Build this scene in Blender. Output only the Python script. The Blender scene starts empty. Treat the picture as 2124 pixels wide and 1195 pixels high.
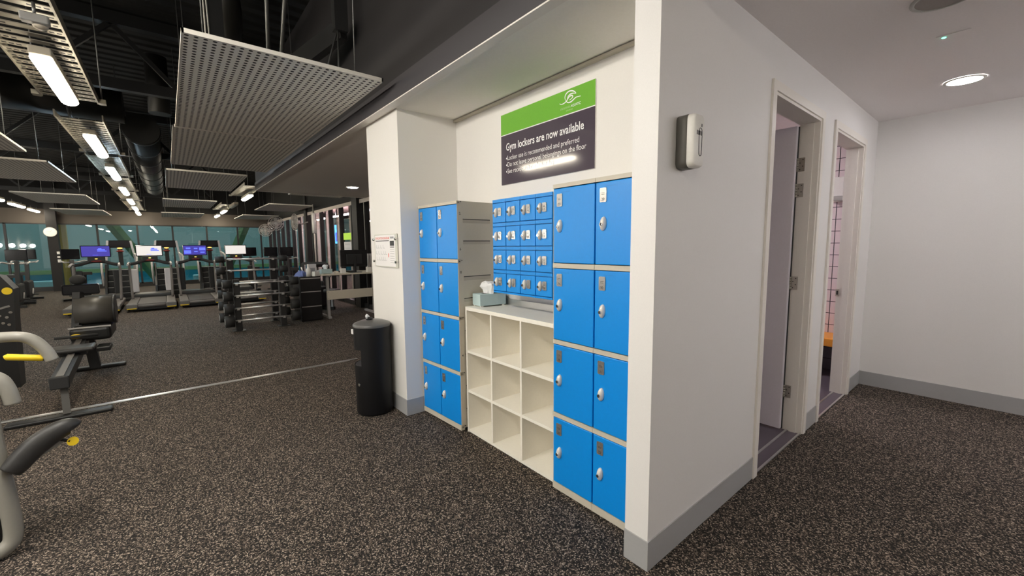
import bpy, bmesh, math, random
from mathutils import Matrix, Vector
random.seed(7)
SC = bpy.context.scene
COL = SC.collection
PI = math.pi

# ------------------------------------------------------------------ mesh builder
class MB:
    def __init__(s):
        s.v, s.f, s.m, s.sm = [], [], [], []
        s.mi = 0
        s.X = Matrix.Identity(4)
    def add(s, vs, fs, smooth=False):
        b = len(s.v)
        s.v += [tuple(s.X @ Vector(p)) for p in vs]
        for q in fs:
            s.f.append(tuple(b + i for i in q)); s.m.append(s.mi); s.sm.append(smooth)
        return s
    def box(s, x0, x1, y0, y1, z0, z1):
        x0, x1 = min(x0, x1), max(x0, x1); y0, y1 = min(y0, y1), max(y0, y1); z0, z1 = min(z0, z1), max(z0, z1)
        vs = [(x0,y0,z0),(x1,y0,z0),(x1,y1,z0),(x0,y1,z0),(x0,y0,z1),(x1,y0,z1),(x1,y1,z1),(x0,y1,z1)]
        return s.add(vs, [(0,3,2,1),(4,5,6,7),(0,1,5,4),(1,2,6,5),(2,3,7,6),(3,0,4,7)])
    def rbox(s, x0, x1, y0, y1, z0, z1, r=.005, seg=2):
        bm = bmesh.new()
        bmesh.ops.create_cube(bm, size=1)
        for v in bm.verts:
            v.co = Vector(((x0+x1)/2 + v.co.x*abs(x1-x0), (y0+y1)/2 + v.co.y*abs(y1-y0), (z0+z1)/2 + v.co.z*abs(z1-z0)))
        bmesh.ops.bevel(bm, geom=list(bm.edges), offset=r, segments=seg, profile=.5, affect='EDGES')
        bm.verts.index_update()
        vs = [v.co.copy() for v in bm.verts]; fs = [[v.index for v in f.verts] for f in bm.faces]
        bm.free()
        return s.add(vs, fs)
    def cyl(s, p0, p1, r0, r1=None, n=16, caps=True):
        r1 = r0 if r1 is None else r1
        p0, p1 = Vector(p0), Vector(p1); d = (p1-p0).normalized()
        a = d.orthogonal().normalized(); b = d.cross(a)
        vs = []
        for p, r in ((p0, r0), (p1, r1)):
            for i in range(n):
                t = 2*PI*i/n; vs.append(p + (a*math.cos(t) + b*math.sin(t))*r)
        s.add(vs, [(i, (i+1) % n, n+(i+1) % n, n+i) for i in range(n)], True)
        if caps:
            s.add(vs[:n], [tuple(reversed(range(n)))]); s.add(vs[n:], [tuple(range(n))])
        return s
    def bar(s, p0, p1, w, h, up=(0,0,1)):
        p0, p1 = Vector(p0), Vector(p1); d = (p1-p0).normalized(); up = Vector(up)
        if abs(d.dot(up)) > .98: up = Vector((1,0,0))
        a = d.cross(up).normalized()*w/2; b = a.cross(d).normalized()*h/2
        vs = [p+q for p in (p0, p1) for q in (-a-b, a-b, a+b, -a+b)]
        return s.add(vs, [(3,2,1,0),(4,5,6,7),(0,1,5,4),(1,2,6,5),(2,3,7,6),(3,0,4,7)])
    def tube(s, pts, r, n=10, ry=None, up=(0,0,1)):
        ps = [Vector(p) for p in pts]; rr = r if isinstance(r, (list, tuple)) else [r]*len(ps)
        k = 1 if ry is None else ry
        vs = []; prev = None
        for i, p in enumerate(ps):
            d = (ps[min(i+1, len(ps)-1)] - ps[max(i-1, 0)]).normalized()
            u = Vector(up) if prev is None else prev
            a = d.cross(u)
            if a.length < 1e-4: a = d.orthogonal()
            a.normalize(); b = a.cross(d).normalized(); prev = b
            for j in range(n):
                t = 2*PI*j/n; vs.append(p + a*math.cos(t)*rr[i] + b*math.sin(t)*rr[i]*k)
        fs = [(i*n+j, i*n+(j+1) % n, (i+1)*n+(j+1) % n, (i+1)*n+j) for i in range(len(ps)-1) for j in range(n)]
        s.add(vs, fs, True)
        s.add(vs[:n], [tuple(reversed(range(n)))]); s.add(vs[-n:], [tuple(range(n))])
        return s
    def ell(s, c, rx, ry, rz, n=16, m=8, half=None):
        vs = []; fs = []
        for i in range(m+1):
            th = PI*i/m
            for j in range(n):
                ph = 2*PI*j/n
                vs.append((c[0]+rx*math.sin(th)*math.cos(ph), c[1]+ry*math.sin(th)*math.sin(ph), c[2]+rz*math.cos(th)))
        for i in range(m):
            for j in range(n):
                fs.append((i*n+j, (i+1)*n+j, (i+1)*n+(j+1) % n, i*n+(j+1) % n))
        return s.add(vs, fs, True)
    def prism(s, poly, d0, d1, ax='y', smooth=False):
        """poly of (u,v) pairs extruded along ax between d0 and d1"""
        def P(u, v, d): return {'y': (u, d, v), 'x': (d, u, v), 'z': (u, v, d)}[ax]
        n = len(poly)
        vs = [P(u, v, d0) for u, v in poly] + [P(u, v, d1) for u, v in poly]
        s.add(vs, [(i, (i+1) % n, n+(i+1) % n, n+i) for i in range(n)], smooth)
        s.add(vs[:n], [tuple(reversed(range(n)))]); s.add(vs[n:], [tuple(range(n))])
        return s
    def lathe(s, prof, c=(0,0), n=32, skip=None):
        vs = [(c[0]+r*math.cos(2*PI*j/n), c[1]+r*math.sin(2*PI*j/n), z) for r, z in prof for j in range(n)]
        fs = []
        for i in range(len(prof)-1):
            for j in range(n):
                if skip and skip(i, j): continue
                fs.append((i*n+j, i*n+(j+1) % n, (i+1)*n+(j+1) % n, (i+1)*n+j))
        return s.add(vs, fs, True)
    def build(s, name, mats, parent=None, loc=None, fix=True):
        me = bpy.data.meshes.new(name)
        me.from_pydata(s.v, [], s.f)
        for m in (mats if isinstance(mats, (list, tuple)) else [mats]): me.materials.append(m)
        me.polygons.foreach_set('material_index', s.m)
        me.polygons.foreach_set('use_smooth', s.sm)
        if fix:
            bm = bmesh.new(); bm.from_mesh(me)
            bmesh.ops.remove_doubles(bm, verts=bm.verts, dist=1e-6)
            bmesh.ops.recalc_face_normals(bm, faces=bm.faces)
            bm.to_mesh(me); bm.free()
        me.update()
        o = bpy.data.objects.new(name, me); COL.objects.link(o)
        if parent: o.parent = parent
        if loc: o.location = loc
        return o

def smooth_path(pts, k=6):
    P = [Vector(p) for p in pts]; out = []
    for i in range(len(P)-1):
        a, b, c, d = P[max(i-1, 0)], P[i], P[i+1], P[min(i+2, len(P)-1)]
        for j in range(k):
            t = j/k
            out.append(.5*((2*b)+(c-a)*t+(2*a-5*b+4*c-d)*t*t+(3*b-3*c+d-a)*t**3))
    return out + [P[-1]]

def thing(name, label, cat, loc=(0,0,0), rz=0, group=None):
    o = bpy.data.objects.new(name, None); COL.objects.link(o)
    o.empty_display_size = .1
    o.location = loc; o.rotation_euler = (0, 0, rz)
    return tag(o, label, cat, group)
def tag(o, label, cat, group=None):
    o['label'] = label; o['category'] = cat
    if group: o['group'] = group
    return o
def struct(o, label=None):
    o['kind'] = 'structure'
    if label: o['label'] = label
    return o
def copy_tree(o, parent=None):
    c = o.copy(); COL.objects.link(c)
    if parent: c.parent = parent
    for ch in list(o.children): copy_tree(ch, c)
    return c
def dup(src, loc, label, rz=None):
    c = copy_tree(src); c.location = loc; c['label'] = label
    if rz is not None: c.rotation_euler = (0, 0, rz)
    return c

_txt = {}
def text(mb, body, p, size, ux, uz, width=None, bold=0., align='L', thick=0.):
    """lettering laid flat: p = baseline start, ux/uz = in-plane unit axes"""
    cu = bpy.data.curves.new('lettering', 'FONT')
    cu.body = body; cu.size = 1; cu.offset = bold; cu.resolution_u = 3
    ob = bpy.data.objects.new('lettering', cu)
    COL.objects.link(ob)
    bpy.context.view_layer.update()
    dg = bpy.context.evaluated_depsgraph_get()
    me = bpy.data.meshes.new_from_object(ob.evaluated_get(dg))
    vs = [v.co.copy() for v in me.vertices]; fs = [tuple(f.vertices) for f in me.polygons]
    bpy.data.objects.remove(ob); bpy.data.curves.remove(cu); bpy.data.meshes.remove(me)
    if not vs: return
    x0 = min(v.x for v in vs); x1 = max(v.x for v in vs)
    sx = size if width is None else width/(x1-x0)
    off = {'L': x0, 'C': (x0+x1)/2, 'R': x1}[align]
    ux, uz, p = Vector(ux), Vector(uz), Vector(p)
    mb.add([p + ux*(v.x-off)*sx + uz*v.y*size for v in vs], fs)

# ------------------------------------------------------------------ materials
def mat(name, col, rough=.5, metal=0., emis=None, estr=0., coat=0., bump=0., bscale=80., spec=.5):
    m = bpy.data.materials.new(name); m.use_nodes = True
    nt = m.node_tree; b = nt.nodes['Principled BSDF']
    b.inputs['Base Color'].default_value = (*col, 1)
    b.inputs['Roughness'].default_value = rough
    b.inputs['Metallic'].default_value = metal
    b.inputs['Specular IOR Level'].default_value = spec
    if coat: b.inputs['Coat Weight'].default_value = coat; b.inputs['Coat Roughness'].default_value = .05
    if emis is not None:
        b.inputs['Emission Color'].default_value = (*emis, 1); b.inputs['Emission Strength'].default_value = estr
    tc = nt.nodes.new('ShaderNodeTexCoord')
    n = nt.nodes.new('ShaderNodeTexNoise'); n.inputs['Scale'].default_value = bscale; n.inputs['Detail'].default_value = 3
    nt.links.new(tc.outputs['Object'], n.inputs['Vector'])
    # faint tonal variation so that no surface is perfectly even
    mr = nt.nodes.new('ShaderNodeMapRange'); mr.inputs['To Min'].default_value = .96; mr.inputs['To Max'].default_value = 1.04
    nt.links.new(n.outputs['Fac'], mr.inputs['Value'])
    mx = nt.nodes.new('ShaderNodeVectorMath'); mx.operation = 'SCALE'; mx.inputs[0].default_value = col
    nt.links.new(mr.outputs['Result'], mx.inputs['Scale']); nt.links.new(mx.outputs['Vector'], b.inputs['Base Color'])
    if bump:
        bp = nt.nodes.new('ShaderNodeBump'); bp.inputs['Strength'].default_value = bump; bp.inputs['Distance'].default_value = .002
        nt.links.new(n.outputs['Fac'], bp.inputs['Height']); nt.links.new(bp.outputs['Normal'], b.inputs['Normal'])
    return m
def srgb(r, g, b):
    f = lambda c: (c/255/12.92 if c/255 <= .04045 else ((c/255+.055)/1.055)**2.4)
    return (f(r), f(g), f(b))

M = {}
M['wall'] = mat('painted wall', (.80,.78,.75), .55, bump=.06, bscale=220)
M['wall_cool'] = mat('painted corridor wall', (.80,.785,.775), .5, bump=.06, bscale=220)
M['ceil'] = mat('painted ceiling', (.88,.86,.81), .8)
M['ceil_c'] = mat('painted corridor ceiling', (.86,.82,.82), .8)
M['skirt'] = mat('grey vinyl skirting', srgb(168,168,169), .4)
M['black_ceiling'] = mat('black ceiling paint', (.006,.0055,.005), .75)
M['bulkhead'] = mat('charcoal bulkhead paint', (.027,.024,.025), .6)
M['fascia'] = mat('charcoal fascia strip', (.062,.057,.062), .5)
M['black_steel'] = mat('black painted steel', (.011,.011,.011), .4)
M['grey_steel'] = mat('dark grey steel', (.028,.028,.028), .4)
M['duct'] = mat('dark painted duct', (.018,.017,.015), .45, metal=.2)
M['blue'] = mat('blue locker plastic', (.0,.262,.78), .36)
M['blue_dark'] = mat('shaded locker blue', (.0,.12,.42), .4)
M['lgrey'] = mat('warm grey locker plastic', srgb(196,189,174), .5)
M['lside'] = mat('locker side plastic', srgb(178,170,156), .55)
M['plate'] = mat('brushed number plate', (.50,.49,.48), .25, metal=.8)
M['ink'] = mat('dark lettering', (.03,.03,.03), .6)
M['knob'] = mat('silver plastic lock', srgb(224,219,210), .3, metal=.1)
M['slot'] = mat('black slot', (.01,.01,.01), .5)
M['chrome'] = mat('chrome', (.75,.75,.74), .15, metal=1)
M['bar'] = mat('polished bar', (.82,.80,.78), .32, metal=.7)
M['drum'] = mat('dark bronze grey plastic', (.075,.07,.062), .4)
M['laminate'] = mat('white laminate', srgb(240,236,226), .35)
M['sign_green'] = mat('green sign face', srgb(118,184,66), .12, coat=.3)
M['sign_dark'] = mat('charcoal sign face', srgb(82,74,84), .10, coat=.3)
M['white_ink'] = mat('white print', (.9,.9,.9), .3)
M['pale_ink'] = mat('pale green print', srgb(190,222,160), .3)
M['red_ink'] = mat('red print', srgb(230,120,115), .5)
M['grey_ink'] = mat('grey print', srgb(150,150,155), .5)
M['paper'] = mat('white paper', srgb(238,236,236), .5)
M['acrylic'] = mat('clear acrylic edge', srgb(225,225,215), .1)
M['bin'] = mat('black bin plastic', (.008,.008,.009), .45, spec=.3)
M['bin_lid'] = mat('dark grey lid plastic', (.10,.098,.095), .3)
M['white_pl'] = mat('white plastic', srgb(238,236,230), .3)
M['shell'] = mat('mid grey plastic', srgb(104,102,97), .4)
M['grey_pl'] = mat('grey plastic', srgb(170,168,163), .4)
M['tissue_box'] = mat('pale teal card', srgb(182,203,204), .5)
M['tissue'] = mat('tissue paper', (.85,.85,.85), .9)
M['alu'] = mat('aluminium', (.72,.71,.70), .3, metal=.9)
M['casing'] = mat('pale door casing', srgb(232,227,220), .4)
M['leaf'] = mat('lilac grey door leaf', srgb(226,220,228), .45)
M['brass'] = mat('worn steel hinge', (.45,.42,.36), .3, metal=.9)
M['orange'] = mat('orange bench top', srgb(245,165,60), .4)
M['speaker'] = mat('ceiling speaker mesh', srgb(150,143,138), .6)
M['led'] = mat('green pilot light', (.1,.8,.5), .4, emis=(.1,1,.55), estr=3)
M['lamp_c'] = mat('lit downlight disc', (1,1,1), .4, emis=(1,.97,.98), estr=20)
M['lamp_w'] = mat('lit batten diffuser', (1,1,1), .4, emis=(1,.90,.72), estr=22)
M['lamp_cool'] = mat('lit cool batten diffuser', (1,1,1), .4, emis=(.62,.84,1), estr=34)
M['lamp_off'] = mat('unlit diffuser', (.35,.33,.29), .4)
M['lamp_pool'] = mat('pool hall lamp', (1,1,1), .4, emis=(.8,1,1), estr=20)
M['lamp_f'] = mat('foyer fill batten diffuser', (1,1,1), .4, emis=(1,.95,.86), estr=47)
M['lamp_wash'] = mat('washroom fill lamp', (1,1,1), .4, emis=(1,.93,.97), estr=125)
M['lamp_globe'] = mat('opal fill globe', (1,1,1), .4, emis=(1,.96,.88), estr=70)
M['lamp_opal'] = mat('opal fill lamp', (1,1,1), .4, emis=(1,.98,.97), estr=12.5)
M['lamp_pink'] = mat('reception lamp', (1,1,1), .4, emis=(1,.82,.85), estr=36)
M['housing'] = mat('light housing', srgb(200,190,170), .5)
M['tray'] = mat('galvanised tray', (.40,.37,.30), .45, metal=.6)
M['rubber'] = mat('black rubber', (.02,.02,.02), .7)
M['pad'] = mat('black vinyl upholstery', (.03,.029,.028), .42, bump=.3, bscale=300)
M['tubing'] = mat('warm grey painted tube', srgb(150,147,138), .38)
M['yellow'] = mat('yellow rubber', srgb(240,205,30), .5)
M['silver'] = mat('silver plastic', srgb(190,188,186), .35, metal=.3)
M['deck'] = mat('grey treadmill deck', srgb(104,100,96), .5)
M['belt'] = mat('dark treadmill belt', (.055,.05,.048), .6)
M['pale_panel'] = mat('pale grey panel', srgb(205,203,206), .4)
M['desk'] = mat('cream desk laminate', srgb(222,214,196), .4)
M['screen_blue'] = mat('lit blue screen', (.01,.01,.05), .2, emis=(.05,.04,.30), estr=.55)
M['screen_tile'] = mat('lit blue screen tile', (.01,.01,.1), .2, emis=(.10,.14,1.0), estr=.75)
M['screen_white'] = mat('lit pale screen with glare', (.3,.3,.3), .2, emis=(1,.93,.88), estr=.32)  # pale glow paints the glare that washes out the second treadmill's screen
M['screen_off'] = mat('dark screen', (.012,.012,.014), .12)
M['glow'] = mat('amber indicator', (.8,.5,.1), .4, emis=(1,.55,.1), estr=1.2)
M['red'] = mat('dark red plastic', (.18,.02,.02), .4)
M['mull'] = mat('dark window frame', (.02,.019,.018), .4)
M['greige'] = mat('greige painted header', srgb(98,90,82), .7)
M['column'] = mat('dark brown column', (.007,.0055,.005), .6)
M['teal_wall'] = mat('teal pool hall cladding', (.23,.315,.31), .6, bump=.2, bscale=6)
M['pool_deck'] = mat('pool hall deck', (.16,.24,.25), .5)
M['water'] = mat('pool water', (.02,.17,.23), .06)
M['cyan'] = mat('cyan of lit pool patches', (.35,.70,.80), .4)
M['pool_green'] = mat('green pool hall steel', (.16,.26,.10), .5)
M['mustard'] = mat('mustard post', (.45,.30,.05), .5)
M['pinkwall'] = mat('reception wall', (.38,.27,.26), .7)
M['dark_strip'] = mat('dark reception strip', (.06,.05,.05), .6)
M['pale_post'] = mat('pale timber batten', srgb(225,215,205), .6)
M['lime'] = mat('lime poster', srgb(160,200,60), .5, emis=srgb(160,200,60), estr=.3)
M['tv_blue'] = mat('blue display', (0,.1,.4), .2, emis=(.04,.30,1), estr=2)
M['blue_cloth'] = mat('blue cloth', srgb(120,135,190), .9)
M['wire'] = mat('steel wire', (.25,.25,.24), .4, metal=.7)
M['fan'] = mat('pale fan metal', srgb(190,185,178), .4, metal=.4)
M['washroom_floor'] = mat('washroom vinyl', srgb(95,86,96), .4)
M['clock'] = mat('cream clock face', srgb(240,232,210), .4, emis=srgb(240,232,210), estr=.15)
M['gap_shade'] = mat('black seal', (.02,.02,.022), .6)

def rubber_floor():
    m = bpy.data.materials.new('flecked rubber floor'); m.use_nodes = True
    nt = m.node_tree; b = nt.nodes['Principled BSDF']; L = nt.links.new
    tc = nt.nodes.new('ShaderNodeTexCoord')
    nz = nt.nodes.new('ShaderNodeTexNoise'); nz.inputs['Scale'].default_value = 120; nz.inputs['Detail'].default_value = 2
    L(tc.outputs['Object'], nz.inputs['Vector'])
    wr = nt.nodes.new('ShaderNodeVectorMath'); wr.operation = 'MULTIPLY_ADD'
    wr.inputs[1].default_value = (.010,.010,.010)
    L(nz.outputs['Color'], wr.inputs[0]); L(tc.outputs['Object'], wr.inputs[2])
    vo = nt.nodes.new('ShaderNodeTexVoronoi'); vo.inputs['Scale'].default_value = 205; vo.voronoi_dimensions = '2D'
    L(wr.outputs['Vector'], vo.inputs['Vector'])
    sp = nt.nodes.new('ShaderNodeSeparateColor'); L(vo.outputs['Color'], sp.inputs['Color'])
    cr = nt.nodes.new('ShaderNodeValToRGB'); e = cr.color_ramp; e.interpolation = 'CONSTANT'
    e.elements[0].color = (.010,.009,.008,1); e.elements[0].position = 0
    e.elements[1].color = (.115,.089,.070,1); e.elements[1].position = .64
    x = e.elements.new(.40); x.color = (.026,.021,.018,1)
    x = e.elements.new(.88); x.color = (.37,.30,.24,1)
    L(sp.outputs['Red'], cr.inputs['Fac']); L(cr.outputs['Color'], b.inputs['Base Color'])
    b.inputs['Roughness'].default_value = .85; b.inputs['Specular IOR Level'].default_value = .22
    bp = nt.nodes.new('ShaderNodeBump'); bp.inputs['Strength'].default_value = .5; bp.inputs['Distance'].default_value = .003
    L(sp.outputs['Green'], bp.inputs['Height']); L(bp.outputs['Normal'], b.inputs['Normal'])
    return m
M['floor'] = rubber_floor()

def perforated():
    m = bpy.data.materials.new('perforated acoustic panel'); m.use_nodes = True
    nt = m.node_tree; b = nt.nodes['Principled BSDF']; L = nt.links.new
    tc = nt.nodes.new('ShaderNodeTexCoord')
    sc = nt.nodes.new('ShaderNodeVectorMath'); sc.operation = 'MULTIPLY'; sc.inputs[1].default_value = (1/.0455, 1/.0455, 0)
    L(tc.outputs['Object'], sc.inputs[0])
    fr = nt.nodes.new('ShaderNodeVectorMath'); fr.operation = 'FRACTION'; L(sc.outputs[0], fr.inputs[0])
    sb = nt.nodes.new('ShaderNodeVectorMath'); sb.operation = 'SUBTRACT'; sb.inputs[1].default_value = (.5,.5,0); L(fr.outputs[0], sb.inputs[0])
    ln = nt.nodes.new('ShaderNodeVectorMath'); ln.operation = 'LENGTH'; L(sb.outputs[0], ln.inputs[0])
    lt = nt.nodes.new('ShaderNodeMath'); lt.operation = 'LESS_THAN'; lt.inputs[1].default_value = .255; L(ln.outputs['Value'], lt.inputs[0])
    mx = nt.nodes.new('ShaderNodeMix'); mx.data_type = 'RGBA'
    mx.inputs['A'].default_value = (.88,.86,.79,1); mx.inputs['B'].default_value = (.015,.012,.01,1)
    L(lt.outputs['Value'], mx.inputs['Factor']); L(mx.outputs['Result'], b.inputs['Base Color'])
    b.inputs['Roughness'].default_value = .55
    return m
M['perf'] = perforated()
M['panel_edge'] = mat('acoustic panel edge', (.74,.70,.63), .5)

def tiles(name, col, grout, px, pz, rough=.25):
    m = bpy.data.materials.new(name); m.use_nodes = True
    nt = m.node_tree; b = nt.nodes['Principled BSDF']; L = nt.links.new
    tc = nt.nodes.new('ShaderNodeTexCoord')
    sc = nt.nodes.new('ShaderNodeVectorMath'); sc.operation = 'MULTIPLY'; sc.inputs[1].default_value = (1/px, 1/px, 1/pz)
    L(tc.outputs['Object'], sc.inputs[0])
    fr = nt.nodes.new('ShaderNodeVectorMath'); fr.operation = 'FRACTION'; L(sc.outputs[0], fr.inputs[0])
    sp = nt.nodes.new('ShaderNodeSeparateXYZ'); L(fr.outputs[0], sp.inputs[0])
    a = nt.nodes.new('ShaderNodeMath'); a.operation = 'LESS_THAN'; a.inputs[1].default_value = .03; L(sp.outputs['X'], a.inputs[0])
    c = nt.nodes.new('ShaderNodeMath'); c.operation = 'LESS_THAN'; c.inputs[1].default_value = .05; L(sp.outputs['Z'], c.inputs[0])
    o = nt.nodes.new('ShaderNodeMath'); o.operation = 'MAXIMUM'; L(a.outputs[0], o.inputs[0]); L(c.outputs[0], o.inputs[1])
    mx = nt.nodes.new('ShaderNodeMix'); mx.data_type = 'RGBA'
    mx.inputs['A'].default_value = (*col, 1); mx.inputs['B'].default_value = (*grout, 1)
    L(o.outputs[0], mx.inputs['Factor']); L(mx.outputs['Result'], b.inputs['Base Color'])
    b.inputs['Roughness'].default_value = rough
    return m
M['tile'] = tiles('pale wall tiles', srgb(232,216,218), srgb(60,52,58), .27, .135)
M['tile_dark'] = tiles('dark wall tiles', srgb(84,78,82), srgb(40,36,40), .28, .135)

def glass(name, tint, f0=.06, f1=.8):
    m = bpy.data.materials.new(name); m.use_nodes = True
    nt = m.node_tree; L = nt.links.new
    for n in list(nt.nodes):
        if n.type == 'BSDF_PRINCIPLED': nt.nodes.remove(n)
    out = next(n for n in nt.nodes if n.type == 'OUTPUT_MATERIAL')
    t = nt.nodes.new('ShaderNodeBsdfTransparent'); t.inputs['Color'].default_value = (*tint, 1)
    g = nt.nodes.new('ShaderNodeBsdfGlossy'); g.inputs['Roughness'].default_value = .01
    lw = nt.nodes.new('ShaderNodeLayerWeight'); lw.inputs['Blend'].default_value = .35
    mr = nt.nodes.new('ShaderNodeMapRange'); mr.inputs['To Min'].default_value = f0; mr.inputs['To Max'].default_value = f1
    L(lw.outputs['Fresnel'], mr.inputs['Value'])
    mx = nt.nodes.new('ShaderNodeMixShader'); L(mr.outputs['Result'], mx.inputs['Fac'])
    L(t.outputs[0], mx.inputs[1]); L(g.outputs[0], mx.inputs[2]); L(mx.outputs[0], out.inputs['Surface'])
    return m
M['glass'] = glass('window glass', (.88,.95,.95))
M['glass_clear'] = glass('partition glass', (.94,.94,.94), .04, .30)

def corrugated():
    m = mat('black roof decking', (.0045,.0042,.004), .7)
    nt = m.node_tree; b = nt.nodes['Principled BSDF']
    tc = nt.nodes.new('ShaderNodeTexCoord'); w = nt.nodes.new('ShaderNodeTexWave')
    w.inputs['Scale'].default_value = 1.4; w.bands_direction = 'X'
    nt.links.new(tc.outputs['Object'], w.inputs['Vector'])
    bp = nt.nodes.new('ShaderNodeBump'); bp.inputs['Distance'].default_value = .04
    nt.links.new(w.outputs['Fac'], bp.inputs['Height']); nt.links.new(bp.outputs['Normal'], b.inputs['Normal'])
    return m
M['roof'] = corrugated()

# ------------------------------------------------------------------ measured layout (metres; camera above the origin)
EYE = 1.5
PX0, PX1, PY = -1.1025, -.98, 1.5966        # pillar / corridor wall
RX, RY, RC = -3.341, 2.1103, 2.63           # recess left wall, back wall, ceiling
CX, CY = -4.024, 1.5394                     # column
EY, CC = 5.571, 2.688                       # corridor end wall, ceiling
WX = -22.0                                  # glazed end wall of the gym
GY = 3.7                                    # glass partition
SOF = -9.776

# ------------------------------------------------------------------ setting
struct(MB().box(WX, 4.6, -7.6, 10, -.1, 0).build('floor', M['floor']))
struct(MB().box(-4.05, -1.10, 2.24, 5.9, 0, .004).box(-1.1, -.98, 2.83, 3.74, 0, .004).box(-1.1, -.98, 4.13, 5.06, 0, .004).build('floor_washroom', M['washroom_floor']))
struct(MB().box(WX, 4.6, -7.6, 1.5, 4.3, 4.4).box(WX, SOF, 1.5, 4.2, 4.3, 4.4).build('ceiling', M['roof']))
struct(MB().box(SOF, PX0, 1.5, 4.2, RC, RC+.05).build('ceiling_recess', M['ceil']))
struct(MB().box(PX0+.02, 4.6, 1.52, EY, CC, CC+.05).build('ceiling_corridor', M['ceil_c']))
b = MB().box(SOF, 4.6, 1.46, 1.50, RC-.004, 4.3)
b.box(SOF-.04, SOF, 1.46, 4.2, RC-.004, 4.3)
struct(b.build('wall_bulkhead', M['bulkhead']))
struct(MB().box(SOF-.05, 4.6, 1.444, 1.46, RC-.004, 2.78).build('trim_5', M['fascia']))
b = MB().box(SOF-.04, 4.6, 1.440, 1.504, RC-.012, RC-.004).box(SOF-.046, SOF+.01, 1.452, 4.2, RC-.012, RC-.004)
struct(b.build('trim_1', M['casing']))
# recess
struct(MB().box(RX, PX0, RY, RY+.12, 0, CC).build('wall_recess', M['wall']))
struct(MB().box(CX, RX, CY, 2.24, 0, RC).build('wall_column', M['wall']))
# corridor wall with its two door openings
D1a, D1b, D2a, D2b, DH = 2.83, 3.74, 4.13, 5.06, 2.39
b = MB().box(PX0, PX1, PY, D1a, 0, CC).box(PX0, PX1, D1a, D1b, DH, CC).box(PX0, PX1, D1b, D2a, 0, CC)
b.box(PX0, PX1, D2a, D2b, DH, CC).box(PX0, PX1, D2b, EY, 0, CC)
struct(b.build('wall_corridor', M['wall_cool']))
struct(MB().box(PX0, 2.6, EY, EY+.12, 0, CC).build('wall_end', M['wall_cool']))
struct(MB().box(2.5, 2.62, 2.6, EY, 0, CC).build('wall_right', M['wall_cool']))
struct(MB().box(2.62, 4.6, 2.6, 2.72, 0, CC).build('wall_foyer', M['wall_cool']))
struct(MB().box(4.6, 4.72, -7.6, 2.72, 0, 4.4).build('wall_back', M['wall']))
struct(MB().box(WX-.12, 4.72, -7.72, -7.6, 0, 4.4).build('wall_left', M['greige']))
# skirtings
t, h = .006, .143
b = MB().box(PX0, PX1+t, PY-t, PY, 0, h).box(PX1, PX1+t, PY, D1a-.055, 0, h).box(PX1, PX1+t, D1b+.055, D2a-.055, 0, h).box(PX1, PX1+t, D2b+.055, EY, 0, h)
struct(b.build('baseboard_corridor', M['skirt']))
struct(MB().box(PX1, 2.5, EY-t, EY, 0, h).build('baseboard_end', M['skirt']))
b = MB().box(CX-t, RX+t, CY-t, CY, 0, h).box(RX, RX+t, CY, RY, 0, h)
struct(b.build('baseboard_column', M['skirt']))
b = MB().box(RX+.001, PX0, RY-.03, RY, RC-.022, RC-.006)
struct(b.build('trim_2', M['lgrey']))
# metal strip across the gym floor
b = MB().box(-5.56, -5.495, -3.2, 1.75, 0, .004).box(-5.545, -5.51, -3.2, 1.86, .004, .007)
struct(b.build('trim_3', M['alu']))

# doors of the corridor wall
def doorway(name, y0, y1):
    r = bpy.data.objects.new(name, None); COL.objects.link(r); struct(r)
    w = .055
    b = MB()
    b.box(PX1, PX1+.014, y0-w, y0, 0, DH+w).box(PX1, PX1+.014, y1, y1+w, 0, DH+w).box(PX1, PX1+.014, y0, y1, DH, DH+w)
    b.build('casing', M['casing'], r)
    b = MB()
    for a, c in ((y0-.001, y0+.018), (y1-.018, y1+.001)):
        b.box(PX0-.004, PX1+.004, a, c, 0, DH)
    b.box(PX0-.004, PX1+.004, y0+.018, y1-.018, DH-.018, DH)
    b.build('jamb', M['casing'], r)
    b = MB()
    b.box(PX0+.045, PX0+.09, y1-.030, y1-.018, 0, DH-.02).box(PX0+.045, PX0+.09, y0+.018, y0+.032, 0, DH-.02)
    b.build('door_stop', M['casing'], r)
    b = MB().box(PX1-.012, PX1+.002, y0+.018, y1-.018, .004, .010).box(PX0+.02, PX0+.034, y0+.018, y1-.018, .004, .010)
    b.build('threshold', M['alu'], r)
    return r
d1 = doorway('door_1', D1a, D1b)
d2 = doorway('door_2', D2a, D2b)
b = MB().rbox(PX0-.006-.86, PX0-.008, D1b-.062, D1b-.022, .015, DH-.03, .003)
leaf = b.build('leaf', M['leaf'], d1)
MB().box(PX0-.010, PX0-.002, D1b-.030, D1b-.019, .012, DH-.03).build('gap_shade', M['gap_shade'], d1)  # black strip painting the dark gap between leaf and jamb
MB().box(PX0-.294, PX0-.254, D1b-.072, D1b-.063, .30, .50).build('pull_plate', M['chrome'], leaf)
for z in (2.08, 1.89, 1.187, .322):
    b = MB().box(PX0+.0, PX0+.042, D1b-.024, D1b-.017, z-.05, z+.05)
    for k in range(5): b.cyl((PX0-.004, D1b-.027, z-.05+.02*k), (PX0-.004, D1b-.027, z-.05+.02*k+.018), .009, n=10)
    b.mi = 1
    for k in range(4): b.cyl((PX0+.012+.018*(k % 2), D1b-.0245, z-.036+.024*k), (PX0+.012+.018*(k % 2), D1b-.0235, z-.036+.024*k), .004, n=8)
    b.build('hinge', [M['brass'], M['slot']], d1)
b = MB().box(PX0-.01, PX0+.02, D2b-.024, D2b-.017, .97, 1.04); b.mi = 1; b.box(PX0-.002, PX0+.012, D2b-.0255, D2b-.0235, .985, 1.025)
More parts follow.
